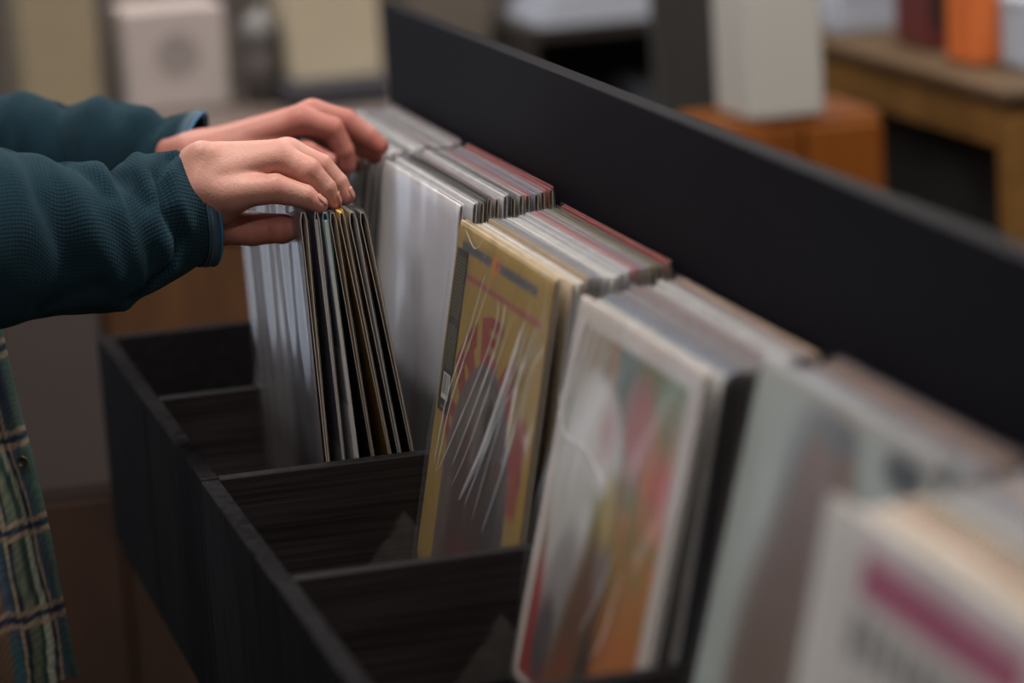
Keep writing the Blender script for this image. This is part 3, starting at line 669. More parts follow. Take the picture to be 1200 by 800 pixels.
# the rest of the body, mostly under clothes
shR, shL, elR, elL = np.array((-.33, .36, .47)), np.array((-.33, .77, .47)), at(-120, 292, 2.69), at(-130, 195, 3.23)
wrR, wrL = Y(212, 224, .432), Y(200, 188, .712)
def body_mesh():
    lo = np.array((-.62, .25, FLOOR)); s = SDF(lo, (.16, .9, .92), .0085); c = s.cap
    D = s.ell((-.33, .565, .30), (.125, .185, .24)); D = smin(D, s.ell((-.32, .565, .02), (.125, .165, .2)), .08); D = smin(D, s.ell((-.33, .565, -.12), (.13, .175, .12)), .06)
    for sh, el, wr in ((shR, elR, wrR), (shL, elL, wrL)):
        D = smin(D, c(sh, el, .055, .043), .04); ml = (el+wr)/2+np.array((0, 0, -.022 if sh is shR else -.004)); D = smin(D, c(el, ml, .036, .029), .02); D = smin(D, c(ml, wr, .029, .019), .01)
    for y in (.47, .66):
        D = smin(D, c((-.33, y, -.15), (-.31, y, -.50), .085, .057), .05); D = smin(D, c((-.31, y, -.50), (-.34, y, -.88), .054, .038), .03); D = smin(D, c((-.35, y, -.92), (-.20, y, -.925), .03, .026), .03)
    D = smin(D, c((-.34, .565, .48), (-.31, .565, .60), .062, .056), .05)
    V, F = nets(D, lo, .0085); return V, F, np.ones((len(V), 3))*np.array((.44, .222, .178))
def head_mesh():
    lo = np.array((-.45, .43, .52)); s = SDF(lo, (-.10, .70, .90), .0036); c = (-.28, .565, .705)
    D = s.ell((-.29, .565, .735), (.098, .076, .10)); D = smin(D, s.ell((-.255, .565, .665), (.075, .058, .075)), .04); D = smin(D, s.cap((-.325, .565, .56), (-.30, .565, .68), .055, .058), .03)
    D = smin(D, s.cap((-.178, .565, .715), (-.160, .565, .682), .008, .013), .012)     # nose
    for q in (-1, 1):
        D = smin(D, s.ell((-.30, .565+q*.078, .70), (.020, .008, .030)), .006)          # ears
        D = smax(D, -s.ell((-.176, .565+q*.031, .715), (.012, .016, .011)), .010)       # eye sockets
        D = smin(D, s.cap((-.186, .565+q*.018, .737), (-.192, .565+q*.048, .734), .006, .005), .008)
    D = smin(D, s.cap((-.176, .545, .643), (-.176, .585, .643), .006, .006), .006); D = smin(D, s.cap((-.175, .550, .631), (-.175, .58, .631), .006, .006), .006)
    D = smin(D, s.ell((-.185, .565, .603), (.018, .022, .016)), .015)
    V, F = nets(D, lo, .0036); t = np.ones((len(V), 3))*np.array((.44, .222, .178))
    lips = (np.abs(V[:, 2]-.637) < .012) & (V[:, 0] > -.185) & (np.abs(V[:, 1]-.565) < .026); t[lips] = (.42, .14, .12); return V, F, t
parts = [(V1, F1, T1), (V2, F2, T2), body_mesh(), head_mesh()]
off = 0; VV = []; FF = []; TT = []
for v, f, t in parts: VV.append(P_(v)); FF.append(f+off); TT.append(t); off += len(v)
M_skin = attr_mat('skin', .48, .35, .10, 380, .28, .0010)
N, L = nodes(M_skin)
_tc = N.new('ShaderNodeTexCoord'); _mp = N.new('ShaderNodeMapping'); _mp.inputs['Rotation'].default_value = (0, .5, .6); _mp.inputs['Scale'].default_value = (900, 260, 420); L.new(_tc.outputs['Object'], _mp.inputs[0])
_nz = N.new('ShaderNodeTexNoise'); _nz.inputs['Scale'].default_value = 1; _nz.inputs['Detail'].default_value = 3; _nz.inputs['Distortion'].default_value = .5; L.new(_mp.outputs[0], _nz.inputs[0])
_b0 = [n for n in N if n.type == 'BUMP'][0]; _b1 = N.new('ShaderNodeBump'); _b1.inputs['Strength'].default_value = .42; _b1.inputs['Distance'].default_value = .0009
L.new(_nz.outputs[0], _b1.inputs['Height']); L.new(_b0.outputs[0], _b1.inputs['Normal']); L.new(_b1.outputs[0], N['Principled BSDF'].inputs['Normal'])
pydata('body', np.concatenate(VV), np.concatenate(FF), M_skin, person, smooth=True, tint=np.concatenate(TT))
M_nail = mat('fingernail', (.37, .175, .140), .45, spec=.25)
def nail(b, dors, w=.0050, ln=.0115, r=None):
    (a, ra), (t, rt) = b[-2], b[-1]; ax = (t-a)/np.linalg.norm(t-a); d = np.array(dors, float); d -= ax*(d@ax); d /= np.linalg.norm(d); sd = np.cross(ax, d); v = []; f = []
    nu, nv = 7, 7
    for j in range(nv):
        q = j/(nv-1); c = t+ax*((q-.62)*ln+.0015); rr = lerp(ra, rt, min(1, max(0, ((c-a)@ax)/np.linalg.norm(t-a))))
        ov = max(0., ((c-t)@ax)); rr = math.sqrt(max(rt*rt-ov*ov, 1e-8)) if ov > 0 else rr
        ww = w*(1-.35*max(0, (q-.75)/.25)**2-.30*max(0, (.2-q)/.2)**2)
        for i in range(nu):
            th = (i/(nu-1)-.5)*2*ww/rr; v.append(P_(c+(d*math.cos(th)+sd*math.sin(th))*(rr+.00055)))
    for j in range(nv-1):
        for i in range(nu-1): k = j*nu+i; f.append((k, k+1, k+nu+1, k+nu))
    o = pydata('fingernail', v, f, M_nail, person, smooth=True); md = o.modifiers.new('solid', 'SOLIDIFY'); md.thickness = .0005; md.offset = 0
DN = Rv*.86+Uv*.42-Fv*.28
for b in (n_little, n_ring, n_mid): nail(b, DN)
nail(n_idx, DN+Fv*.3)
for b in (f_idx, f_mid, f_ring, f_lit): nail(b, Rv*.8+Uv*.6-Fv*.1, .0052)
nail(f_thumb, -Fv+Uv*.4); nail(n_thumb, Fv+Uv*.2)
M_hair = mat('dark_brown_hair', (.05, .03, .02), .6, bump=((60, 60, 9), .8, .004))
def hair():
    lo = np.array((-.46, .44, .60)); s = SDF(lo, (-.14, .69, .90), .005); D = s.ell((-.297, .565, .748), (.112, .089, .108))
    D = smax(D, -s.ell((-.20, .565, .66), (.10, .12, .125)), .01); D = smax(D, -(s.P[..., 2]-.645), .02); D = smax(D, -s.ell((-.29, .565, .735), (.094, .072, .096)), .004); return nets(D, lo, .005)
v, f = hair(); pydata('hair', P_(v), f, M_hair, person, smooth=True)
M_eye = mat('eye_white', (.7, .68, .66), .2); M_iris = mat('brown_iris', (.06, .03, .015), .2)
for q in (-1, 1):
    e = MB(); bmesh.ops.create_uvsphere(e.bm, u_segments=16, v_segments=10, radius=.0115); e = e.build('eye', M_eye, person, True, loc=Vector(P_((-.191, .565+q*.031, .713))))
    i = MB(); i.lathe([(.0055, 0), (.0055, .001), (.002, .0016)], n=14); i = i.build('iris', M_iris, e); i.rotation_euler = (0, PI/2, 0); i.location = (.0105, 0, 0)

# fleece: waffle knit in sleeve coordinates
def fleece(name, uv=True):
    m = bpy.data.materials.new(name); m.use_nodes = True; N, L = nodes(m); b = N['Principled BSDF']
    b.inputs['Roughness'].default_value = .95; b.inputs['Specular IOR Level'].default_value = .1; b.inputs['Sheen Weight'].default_value = .12; b.inputs['Sheen Roughness'].default_value = .5; b.inputs['Sheen Tint'].default_value = (.25, .5, .6, 1)
    tc = N.new('ShaderNodeTexCoord'); src = tc.outputs['UV'] if uv else tc.outputs['Object']
    nz = N.new('ShaderNodeTexNoise'); nz.inputs['Scale'].default_value = 14; nz.inputs['Detail'].default_value = 2; L.new(src, nz.inputs[0])
    wob = N.new('ShaderNodeVectorMath'); wob.operation = 'MULTIPLY_ADD'; L.new(nz.outputs['Color'], wob.inputs[0]); wob.inputs[1].default_value = (.006, .006, .0); L.new(src, wob.inputs[2])
    sp = N.new('ShaderNodeSeparateXYZ'); L.new(wob.outputs[0], sp.inputs[0])
    def ridge(o, per):
        k = N.new('ShaderNodeMath'); k.operation = 'MULTIPLY'; L.new(o, k.inputs[0]); k.inputs[1].default_value = PI/per
        sn = N.new('ShaderNodeMath'); sn.operation = 'SINE'; L.new(k.outputs[0], sn.inputs[0]); ab = N.new('ShaderNodeMath'); ab.operation = 'ABSOLUTE'; L.new(sn.outputs[0], ab.inputs[0])
        pw = N.new('ShaderNodeMath'); pw.operation = 'POWER'; L.new(ab.outputs[0], pw.inputs[0]); pw.inputs[1].default_value = .45; return pw.outputs[0]
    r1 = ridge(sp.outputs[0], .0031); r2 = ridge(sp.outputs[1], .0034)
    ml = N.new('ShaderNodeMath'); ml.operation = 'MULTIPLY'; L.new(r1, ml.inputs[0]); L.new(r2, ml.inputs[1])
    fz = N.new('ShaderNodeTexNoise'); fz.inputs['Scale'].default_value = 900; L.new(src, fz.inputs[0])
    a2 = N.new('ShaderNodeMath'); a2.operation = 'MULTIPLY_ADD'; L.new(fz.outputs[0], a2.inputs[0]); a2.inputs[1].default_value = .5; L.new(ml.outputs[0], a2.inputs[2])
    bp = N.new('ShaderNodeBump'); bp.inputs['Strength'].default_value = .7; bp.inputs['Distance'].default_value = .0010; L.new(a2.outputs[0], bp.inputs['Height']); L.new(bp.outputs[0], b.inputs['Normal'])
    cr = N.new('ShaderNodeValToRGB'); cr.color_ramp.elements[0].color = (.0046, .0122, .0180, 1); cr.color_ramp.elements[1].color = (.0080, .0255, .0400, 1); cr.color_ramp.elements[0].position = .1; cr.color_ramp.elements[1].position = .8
    L.new(ml.outputs[0], cr.inputs[0]); L.new(cr.outputs[0], b.inputs['Base Color']); return m
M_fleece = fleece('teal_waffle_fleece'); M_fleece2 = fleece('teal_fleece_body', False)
M_bind = mat('slate_cuff_binding', (.022, .055, .085), .75, bump=(900, .3, .0004)); M_piping = mat('blue_cuff_edge', (.012, .12, .24), .6)

def sleeve(name, st, axis_deg, folds, nth=150, per=4, far=False, rdk=.84):
    """st: (top px, bottom px, depth); rings of an arm sleeve from cuff to elbow"""
    T = np.array([at(*q[0], q[2]) for q in st]); B = np.array([at(*q[1], q[2]) for q in st])
    n = len(st); idx = np.linspace(0, n-1, (n-1)*per+1)
    def ci(A, x):
        i = int(min(n-2, math.floor(x))); t = x-i; p0, p1, p2, p3 = A[max(i-1, 0)], A[i], A[i+1], A[min(i+2, n-1)]
        return .5*((2*p1)+(p2-p0)*t+(2*p0-5*p1+4*p2-p3)*t*t+(-p0+3*p1-3*p2+p3)*t**3)
    a = Rv*math.cos(math.radians(axis_deg))+Fv*math.sin(math.radians(axis_deg))
    tw = -Fv*math.cos(math.radians(axis_deg))+Rv*math.sin(math.radians(axis_deg))
    V = []; UVs = []; s = 0; pc = None
    for x in idx:
        t, b = ci(T, x), ci(B, x); c = (t+b)/2; v1 = (t-b)/2; rv = np.linalg.norm(v1)
        if pc is not None: s += np.linalg.norm(c-pc)
        pc = c; ring = []
        for k in range(nth):
            th = 2*PI*k/nth; p = c+v1*math.cos(th)+tw*(rv*rdk*math.sin(th)); ring.append(p); UVs.append((s, th/(2*PI)*rv*5.7))
        V.append(ring)
    V = np.array(V); m = len(idx)
    # normals of the swept surface
    dt = np.roll(V, -1, 1)-np.roll(V, 1, 1); ds = np.gradient(V, axis=0); nn = np.cross(dt, ds); nn /= np.linalg.norm(nn, axis=-1, keepdims=True)+1e-9
    if ((V-V.mean(1, keepdims=True))*nn).sum(-1).mean() < 0: nn = -nn
    C0 = V.mean(1); s1 = np.concatenate([[0], np.cumsum(np.linalg.norm(np.diff(C0, axis=0), axis=1))])
    rad = np.linalg.norm(V-C0[:, None], axis=-1)
    # fold ridges and valleys in arm coordinates: (distance from cuff, angle in degrees, 0 = top, 90 = facing out)
    thd = np.degrees(2*PI*np.arange(nth)/nth); SS = np.repeat(s1[:, None], nth, 1); TH = np.repeat(thd[None], m, 0)
    disp = np.zeros((m, nth))
    for line, w, amp in folds:
        L_ = np.array(line, float); best = np.full((m, nth), 9.); 
        for p, q in zip(L_, L_[1:]):
            px, py = SS-p[0], (TH-p[1])*.00085; dx, dy = q[0]-p[0], (q[1]-p[1])*.00085
            t = np.clip((px*dx+py*dy)/(dx*dx+dy*dy+1e-12), 0, 1); best = np.minimum(best, np.hypot(px-t*dx, py-t*dy))
        disp += (1 if far else 1.55)*amp*np.exp(-(best/w)**2)
    for i in range(m):
        for k in range(0, nth): disp[i, k] += .0012*mnoise.noise(Vector((SS[i, k]*45, math.cos(2*PI*k/nth)*2.2, math.sin(2*PI*k/nth)*2.2+(7 if far else 0))))
    disp *= sm(SS, .0, .018)
    V = V+nn*disp[..., None]; return V, np.array(UVs).reshape(m, nth, 2), nn, a
def ring_faces(m, n): return [(i*n+k, i*n+(k+1) % n, (i+1)*n+(k+1) % n, (i+1)*n+k) for i in range(m-1) for k in range(n)]
def put_sleeve(V, UV, nn, a, name):
    m, n = V.shape[:2]
    inner = V[:14]-nn[:14]*.0035           # turned-in lining so that the opening has thickness
    allv = np.concatenate([V.reshape(-1, 3), inner.reshape(-1, 3)]); f = ring_faces(m, n); o = m*n
    f += [(o+i*n+k, o+(i+1)*n+k, o+(i+1)*n+(k+1) % n, o+i*n+(k+1) % n) for i in range(13) for k in range(n)]
    f += [(k, o+k, o+(k+1) % n, (k+1) % n) for k in range(n)]
    return allv, f
near_st = [((221, 184.5), (248, 310)), ((214, 181), (239, 311)), ((205, 179.5), (228, 313.5)), ((190, 178.6), (212, 323)), ((170, 181.6), (192, 335)), ((155, 185.5), (172, 346)), ((140, 193), (152, 354)), ((125, 203), (138, 364)), ((114, 198), (122, 367)), ((100, 191), (104, 368)),
           ((80, 189), (80, 369)), ((50, 192), (52, 372)), ((30, 182), (30, 377)), ((9, 173), (8, 384)), ((-15, 172), (-15, 388)), ((-60, 180), (-60, 394)), ((-115, 190), (-115, 402)), ((-150, 240), (-150, 370))]
near_st = [(a_, b_, 2.835-max(0, (234-(a_[0]+b_[0])/2))*.00038) for a_, b_ in near_st]
NF = [([(.026, 20), (.050, 45), (.052, 80), (.040, 110)], .0065, -.0075), ([(.020, 15), (.036, 40), (.042, 75), (.034, 105)], .008, .0035), ([(.060, 10), (.075, 50), (.066, 95), (.052, 125)], .010, .0042),
      ([(.095, 0), (.085, 35), (.072, 70)], .007, -.0050), ([(.105, 5), (.110, 45), (.096, 85), (.080, 130)], .010, .0038), ([(.150, -10), (.130, 25), (.112, 55)], .008, -.0042), ([(.165, -5), (.155, 35), (.140, 75), (.110, 120)], .012, .0042),
      ([(.19, 10), (.18, 60), (.15, 110)], .010, -.0035), ([(.044, 120), (.062, 138), (.085, 148)], .006, -.0050), ([(.05, 140), (.09, 160)], .008, .003), ([(.12, 130), (.17, 150)], .009, -.003)]
V, UV, nn, ax = sleeve('near', near_st, 27, NF)
SLV = [put_sleeve(V, UV, nn, ax, 'n')]; Vn, nnn, axn = V, nn, ax; UVn = UV
far_st = [((238, 133), (206, 235)), ((229, 131.5), (198, 238)), ((220, 131), (190, 240)), ((200, 136.5), (175, 245)), ((190, 138), (165, 248)), ((170, 127), (150, 252)), ((150, 120), (132, 255)), ((125, 115.5), (110, 258)), ((105, 117.5), (95, 258)), ((92, 121), (84, 258)), ((78, 123), (70, 258)), ((66, 117.5), (60, 258)), ((42, 115.5), (40, 258)), ((28, 107), (25, 260)), ((5, 112), (5, 262)), ((-60, 112), (-60, 270)), ((-130, 118), (-130, 280)), ((-160, 160), (-160, 250))]
far_st = [(a_, b_, 3.125+max(0, (222-(a_[0]+b_[0])/2))*.00022) for a_, b_ in far_st]
FFd = [([(.030, 0), (.042, 50), (.05, 100)], .008, -.006), ([(.052, 0), (.062, 50), (.07, 100)], .009, .004), ([(.088, 0), (.080, 50), (.078, 100)], .008, -.0055), ([(.105, 0), (.100, 50), (.1, 100)], .010, .004), ([(.14, 0), (.13, 60), (.12, 110)], .009, -.005), ([(.17, 0), (.16, 60), (.15, 110)], .009, .004)]
Vf, UVf, nf, axf = sleeve('far', far_st, -9, FFd, nth=96, far=True)
SLV.append(put_sleeve(Vf, UVf, nf, axf, 'f'))
# jacket body and upper arms
def jacket_mesh():
    lo = np.array((-.66, .22, -.18)); s = SDF(lo, (.02, .94, .62), .009)
    D = s.ell((-.335, .565, .30), (.150, .215, .26)); D = smin(D, s.ell((-.335, .565, .05), (.152, .205, .24)), .08); D = smin(D, s.ell((-.345, .565, -.10), (.158, .225, .15)), .05); D = smax(D, -(s.P[..., 2]+.145), .008)
    for sh, el in ((shR, elR), (shL, elL)): D = smin(D, s.cap(sh, el, .082, .076), .05)
    D = smin(D, s.cap((-.345, .565, .47), (-.325, .565, .545), .085, .078), .03); D = smax(D, -s.cap((-.34, .565, .5), (-.30, .565, .70), .062, .066), .006)
    gap = np.maximum(np.abs(s.P[..., 1]-.565)-(.045+.10*np.clip(.30-s.P[..., 2], 0, 1)), -.25-s.P[..., 0]); D = smax(D, -gap, .012)        # hangs open at the front
    return nets(D, lo, .009)
vj, fj = jacket_mesh()
off = 0; VV = []; FF = []; uv = []
for v, f in SLV+[(vj, fj)]: VV.append(P_(v)); FF += [tuple(int(i)+off for i in q) for q in f]; off += len(v)
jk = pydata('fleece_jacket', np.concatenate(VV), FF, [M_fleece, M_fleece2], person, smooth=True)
uvall = np.zeros((off, 2)); q = 0
for (v, f), U_ in ((SLV[0], UVn), (SLV[1], UVf)):
    k = U_.shape[0]*U_.shape[1]; uvall[q:q+k] = U_.reshape(-1, 2); uvall[q+k:q+len(v)] = U_[:14].reshape(-1, 2); q += len(v)
me = jk.data; ul = me.uv_layers.new(name='UVMap'); li = np.zeros(len(me.loops), np.int32); me.loops.foreach_get('vertex_index', li); ul.data.foreach_set('uv', uvall[li].ravel().astype(np.float32))
nface = len(SLV[0][1])+len(SLV[1][1]); mi = np.zeros(len(me.polygons), np.int32); mi[nface:] = 1; me.polygons.foreach_set('material_index', mi)
def cuff(V, nn, a, w, nrow):
    """flat binding tape round the opening with a bright edge"""
    n = V.shape[1]; c0 = V[0]; d = V[nrow]-V[0]; d = d/np.linalg.norm(d, axis=1, keepdims=True)
    prof = [(.0, -.0035), (-.0012, -.001), (.0, .0014), (w*.5, .0022), (w*.9, .0017), (w, .0002)]
    rows = [c0+d*s_+nn[0]*h_ for s_, h_ in prof]; v = np.concatenate(rows)
    pydata('cuff_binding', P_(v), ring_faces(len(prof), n), M_bind, jk, smooth=True)
    th = 2*PI*np.arange(8)/8; cc = c0-d*.0012+nn[0]*.0012; rows = [cc+(-d*math.cos(t)+nn[0]*math.sin(t))*.0013 for t in th]; rows.append(rows[0])
    pydata('cuff_edging', P_(np.concatenate(rows)), ring_faces(9, n), M_piping, jk, smooth=True)
    th = 2*PI*np.arange(6)/6; cc = c0+d*(w+.0012)+nn[0]*.001; rows = [cc+(-d*math.cos(t)+nn[0]*math.sin(t))*.0008 for t in th]; rows.append(rows[0])
    pydata('cuff_seam', P_(np.concatenate(rows)), ring_faces(7, n), M_bind, jk, smooth=True)
cuff(Vn, nnn, axn, .0095, 6); cuff(Vf, nf, axf, .0095, 6)

# plaid shirt hanging open
def plaid(S_, Z_):
    mm = 1000; s = S_*mm; z = Z_*mm
    c = np.ones((*s.shape, 3))*np.array((.038, .058, .088)); n = fbm(np.clip(S_*1.2, 0, .99), np.clip((Z_+.4)*1.0, 0, 2.9), 6, 9)
    def vs(a, b, col, k=1.): nonlocal c; c = mixc(c, col, sm(s, a-.7, a+.7)*(1-sm(s, b-.7, b+.7))*k)
    hz = (z+5000) % 172
    c = mixc(c, (.026, .075, .088), ((hz > 86)*1.)*.7)
    vs(-5, 8.5, (.042, .066, .045), .7); vs(8.5, 17, (.045, .062, .090), .6); vs(17.2, 20, (.22, .165, .125)); vs(20.5, 23.5, (.012, .014, .022)); vs(24, 31, (.20, .215, .18)); vs(31, 36, (.014, .028, .015), .8)
    vs(36, 42, (.075, .088, .062)); vs(42.5, 46.5, (.014, .016, .022)); vs(47, 51.5, (.20, .175, .13)); vs(66, 86, (.11, .06, .025), .75); vs(112, 118, (.28, .2, .15)); vs(118, 122, (.012, .014, .022)); vs(122, 128, (.28, .2, .15)); vs(140, 160, (.11, .155, .08), .8); vs(170, 200, (.10, .055, .025), .7)
    for z0 in (0,):
        h = (z+5000) % 86
        c = mixc(c, (.22, .155, .115), (sm(h, 10, 11.5)*(1-sm(h, 15.5, 17)))*.75); c = mixc(c, (.012, .016, .04), (sm(h, 17, 18)*(1-sm(h, 22, 23)))*.9); c = mixc(c, (.22, .155, .115), (sm(h, 23, 24.5)*(1-sm(h, 28, 29.5)))*.75)
    tw = .86+.28*(np.sin((s+z)*2*PI/1.9) > 0); return 1.25*c*tw[..., None]*(.85+.3*n[..., None])
edge_px = [(-12, 250), (-8, 320), (3, 385), (13, 430), (24, 475), (36, 520), (46, 560), (57, 605), (66, 650), (74, 690), (83, 735), (91, 772), (95, 789)]
Ept = np.array([at_y(u, v, .53) for u, v in edge_px])
def shirt():
    plan = np.array([(0, 0), (-.045, -.018), (-.088, -.072), (-.122, -.155), (-.19, -.190), (-.27, -.185), (-.345, -.12), (-.37, .03), (-.345, .145), (-.28, .230), (-.19, .238), (-.12, .20), (-.06, .14), (-.02, .095)])
    def cr(A, x):
        n = len(A); i = int(min(n-2, math.floor(x))); t = x-i; p0, p1, p2, p3 = A[max(i-1, 0)], A[i], A[i+1], A[min(i+2, n-1)]
        return .5*((2*p1)+(p2-p0)*t+(2*p0-5*p1+4*p2-p3)*t*t+(-p0+3*p1-3*p2+p3)*t**3)
    fine = [cr(plan, x) for x in np.concatenate([np.linspace(0, 3, 70), np.linspace(3.1, 13, 70)])]
    fine = np.array(fine); sl = np.concatenate([[0], np.cumsum(np.linalg.norm(np.diff(fine, axis=0), axis=1))])
    rows = [cr(Ept, x) for x in np.linspace(0, len(Ept)-1, 190)]
    V = []; St = []; Zt = []; base = Ept[2]
    for p in rows:
        q = (rows[0][2]-p[2])/(rows[0][2]-rows[-1][2])
        for (dx, dy), s in zip(fine, sl):
            fx = math.exp(-(s/.16)**2); kk = 1.; x = lerp(base[0], p[0], fx)+dx*(.5+.5*kk); y = p[1]+.03*(1-kk)/.17+(dy-.03*(1-kk)/.17)*kk
            fold = (.007*math.sin(s*150+q*2.0)-.013*math.exp(-((s-.0335-.004*math.sin(q*7))/.006)**2))*math.exp(-(s/.12)**2)*(.35+.65*q)+.006*math.sin(s*38+q*3)*min(1, s/.1)
            zz = p[2]-.004*(1-math.exp(-s/.03))*q**3-.03*q*(min(s, .3)/.3)
            zz = lerp(zz, min(zz, -.115), float(sm(s, .085, .13)))
            V.append((x-fold*.35, y-fold*.93, zz)); St.append(s+.0020*math.sin(q*22+1)+.0026*math.sin(q*9+s*30)); Zt.append(p[2]+.004*math.sin(s*60))
    m, n = len(rows), len(fine); c = plaid(np.array(St).reshape(m, n), np.array(Zt).reshape(m, n)-Ept[5][2]-.004)
    f = [(i*n+k, i*n+k+1, (i+1)*n+k+1, (i+1)*n+k) for i in range(m-1) for k in range(n-1)]
    o = pydata('plaid_shirt', P_(np.array(V)), f, attr_mat('plaid_cotton', .85, .15, 0, 1500, .4, .0003), person, smooth=True, tint=c.reshape(-1, 3))
    md = o.modifiers.new('cloth', 'SOLIDIFY'); md.thickness = .0012; md.offset = 0; return o
sh = shirt()
bt = MB().lathe([(.0015, -.001), (.0048, -.0008), (.0056, .0002), (.0052, .0014), (.0040, .0012), (.0034, .0007), (.0008, .0006)], n=24)
bo = bt.build('button', mat('dark_horn_button', (.018, .012, .010), .3), sh, True); bo.location = Vector(P_(at_y(26, 541, .510))); bo.rotation_euler = Vector((-.36, -.93, .1)).to_track_quat('Z', 'Y').to_euler()
def tshirt():
    lo = np.array((-.52, .34, -.24)); s = SDF(lo, (-.14, .80, .50), .009); D = s.ell((-.33, .565, .30), (.133, .193, .235)); D = smin(D, s.ell((-.325, .565, .02), (.131, .172, .22)), .08); D = smin(D, s.ell((-.33, .565, -.12), (.141, .183, .13)), .06)
    D = smax(D, -(s.P[..., 2]+.20), .008); return nets(D, lo, .009)
v, f = tshirt(); pydata('undershirt', P_(v), f, mat('charcoal_jersey', (.03, .03, .032), .9), person, smooth=True)
# trousers, shoes
def trousers():
    lo = np.array((-.55, .30, FLOOR+.02)); s = SDF(lo, (-.05, .84, .0), .009); c = s.cap; D = s.ell((-.33, .565, -.12), (.148, .192, .115))
    for y in (.47, .66): D = smin(D, c((-.33, y, -.17), (-.31, y, -.50), .098, .074), .05); D = smin(D, c((-.31, y, -.50), (-.335, y, -.91), .073, .062), .03)
    return nets(D, lo, .009)
v, f = trousers(); pydata('jeans', P_(v), f, mat('dark_denim', (.02, .028, .05), .85, bump=(300, .3, .001)), person, smooth=True)
M_shoe = mat('brown_leather', (.06, .03, .018), .45); M_sole = mat('dark_rubber_sole', (.02, .02, .02), .8)
for y in (.47, .66):
    lo = np.array((-.43, y-.07, FLOOR+.012)); s = SDF(lo, (-.08, y+.07, FLOOR+.14), .006); D = smin(s.cap((-.36, y, FLOOR+.055), (-.17, y, FLOOR+.045), .043, .040), s.cap((-.35, y, FLOOR+.06), (-.34, y, FLOOR+.12), .042, .04), .03); D = smax(D, FLOOR+.02-s.P[..., 2], .006); v, f = nets(D, lo, .006)
    so = pydata('shoe', P_(v), f, M_shoe, person, smooth=True)
    MB().box((-.405, y-.042, FLOOR+.0005), (-.125, y+.042, FLOOR+.022), .008, 2).build('sole', M_sole, so, loc=-Vector(PL))

# ------------------------------------------------------------------ back of the shop, far out of focus
M_ctop = wood('taupe_counter_top', (.095, .075, .068), (.135, .108, .098), 2, .5, (1, 9, 9))
M_cfront = wood('brown_counter_front', (.060, .026, .010), (.11, .048, .018), 2, .5, (9, 9, 1))
M_cdark = wood('dark_counter_plinth', (.020, .0095, .0055), (.036, .0165, .0095), 2, .6, (9, 9, 1))
M_cgrey = mat('mauve_grey_panel', (.062, .049, .047), .6, var=(3, .1))
ct = empty('display_counter', (.1, 2.2, FLOOR), 'long brown wooden display counter behind the person', 'counter')
CL = lambda *q: (q[0]-.1, q[1]-2.2, q[2]-FLOOR)
MB().box(CL(-.22, 1.70, 0.0), CL(.78, 2.72, .03), .005).build('counter_top', M_ctop, ct)
MB().box(CL(-.19, 1.76, FLOOR+.09), CL(.75, 2.69, -.001)).build('carcass', M_cdark, ct)
xs = [-.19, -.05, .095, .42, .75]
for i, (a, b) in enumerate(zip(xs, xs[1:])):
    MB().box(CL(a+.004, 1.738, -.36), CL(b-.004, 1.7595, -.012), .003).build('front_panel', M_cgrey if i == 1 else M_cfront, ct)
    MB().box(CL(a+.004, 1.738, FLOOR+.11), CL(b-.004, 1.7595, -.368), .003).build('lower_panel', M_cdark, ct)  # lower row coloured darker: shade towards the floor put into the panels
MB().box(CL(-.16, 1.80, FLOOR+.0005), CL(.72, 2.65, FLOOR+.0895)).build('plinth', M_cdark, ct)
M_beige = mat('beige_cardboard', (.22, .18, .115), .8, var=(5, .12)); M_beige2 = mat('pale_beige_card', (.42, .365, .27), .8, var=(5, .1)); M_wbox = mat('off_white_card', (.36, .315, .305), .7, var=(4, .05)); M_gr = mat('grey_print', (.22, .19, .185), .7)
M_tin = mat('grey_tin', (.14, .135, .138), .45); M_tinb = mat('brown_grey_tin', (.075, .064, .06), .6); M_navy = mat('navy_tray', (.03, .03, .042), .6); M_blk = mat('black_plastic', (.012, .012, .013), .5)
def onC(px, d, y0=None):
    r = at(px, 60, d); return r[0], r[1]
def standing(name, label, cat, px0, px1, d, zbase, h, depth, mt, group=None):
    a = onC(px0, d); b = onC(px1, d); cx, cy = (a[0]+b[0])/2, (a[1]+b[1])/2; w = math.hypot(a[0]-b[0], a[1]-b[1])
    t = empty(name, (cx, cy, zbase), label, cat, group); return t, w
CT = .0305
t, w = standing('record_crate', 'beige cardboard storage box with a lid at the left end of the counter', 'box', 20, 110, 5.0, CT, .2, .12, M_beige)
MB().box((-w/2, -.06, 0), (w/2, .14, .225), .004).build('body', M_beige, t); MB().box((-w/2-.004, -.064, .2255), (w/2+.004, .144, .26), .004).build('lid', M_beige2, t)
t['category'] = 'box'
t, w = standing('white_box', 'off-white square box with a round grey emblem on the counter', 'box', 141, 261, 5.0, CT, .16, .1, M_wbox)
MB().box((-w/2, -.05, 0), (w/2, .10, .170), .010, 3).build('body', M_wbox, t)
o = MB().lathe([(.034, -.0006), (.034, .0006), (.020, .0008), (.019, .0002)], n=32).build('emblem', M_gr, t); o.rotation_euler = (PI/2, 0, 0); o.location = (.002, -.0507, .094)
t, w = standing('lidded_canister', 'brown-grey tin canister with a pale grey domed lid on the counter', 'canister', 284, 330, 5.0, CT, .2, .1, M_tin)
MB().lathe([(w/2, 0), (w/2, .085), (w/2-.002, .088)], n=28).build('body', M_tinb, t, True); MB().lathe([(w/2+.001, .0885), (w/2+.001, .125), (w*.4, .14), (w*.15, .148), (.008, .155)], n=28).build('lid', M_tin, t, True)
t, w = standing('flat_box', 'flat navy blue box under the pale beige box on the counter', 'box', 326, 446, 4.95, CT, .03, .1, M_navy)
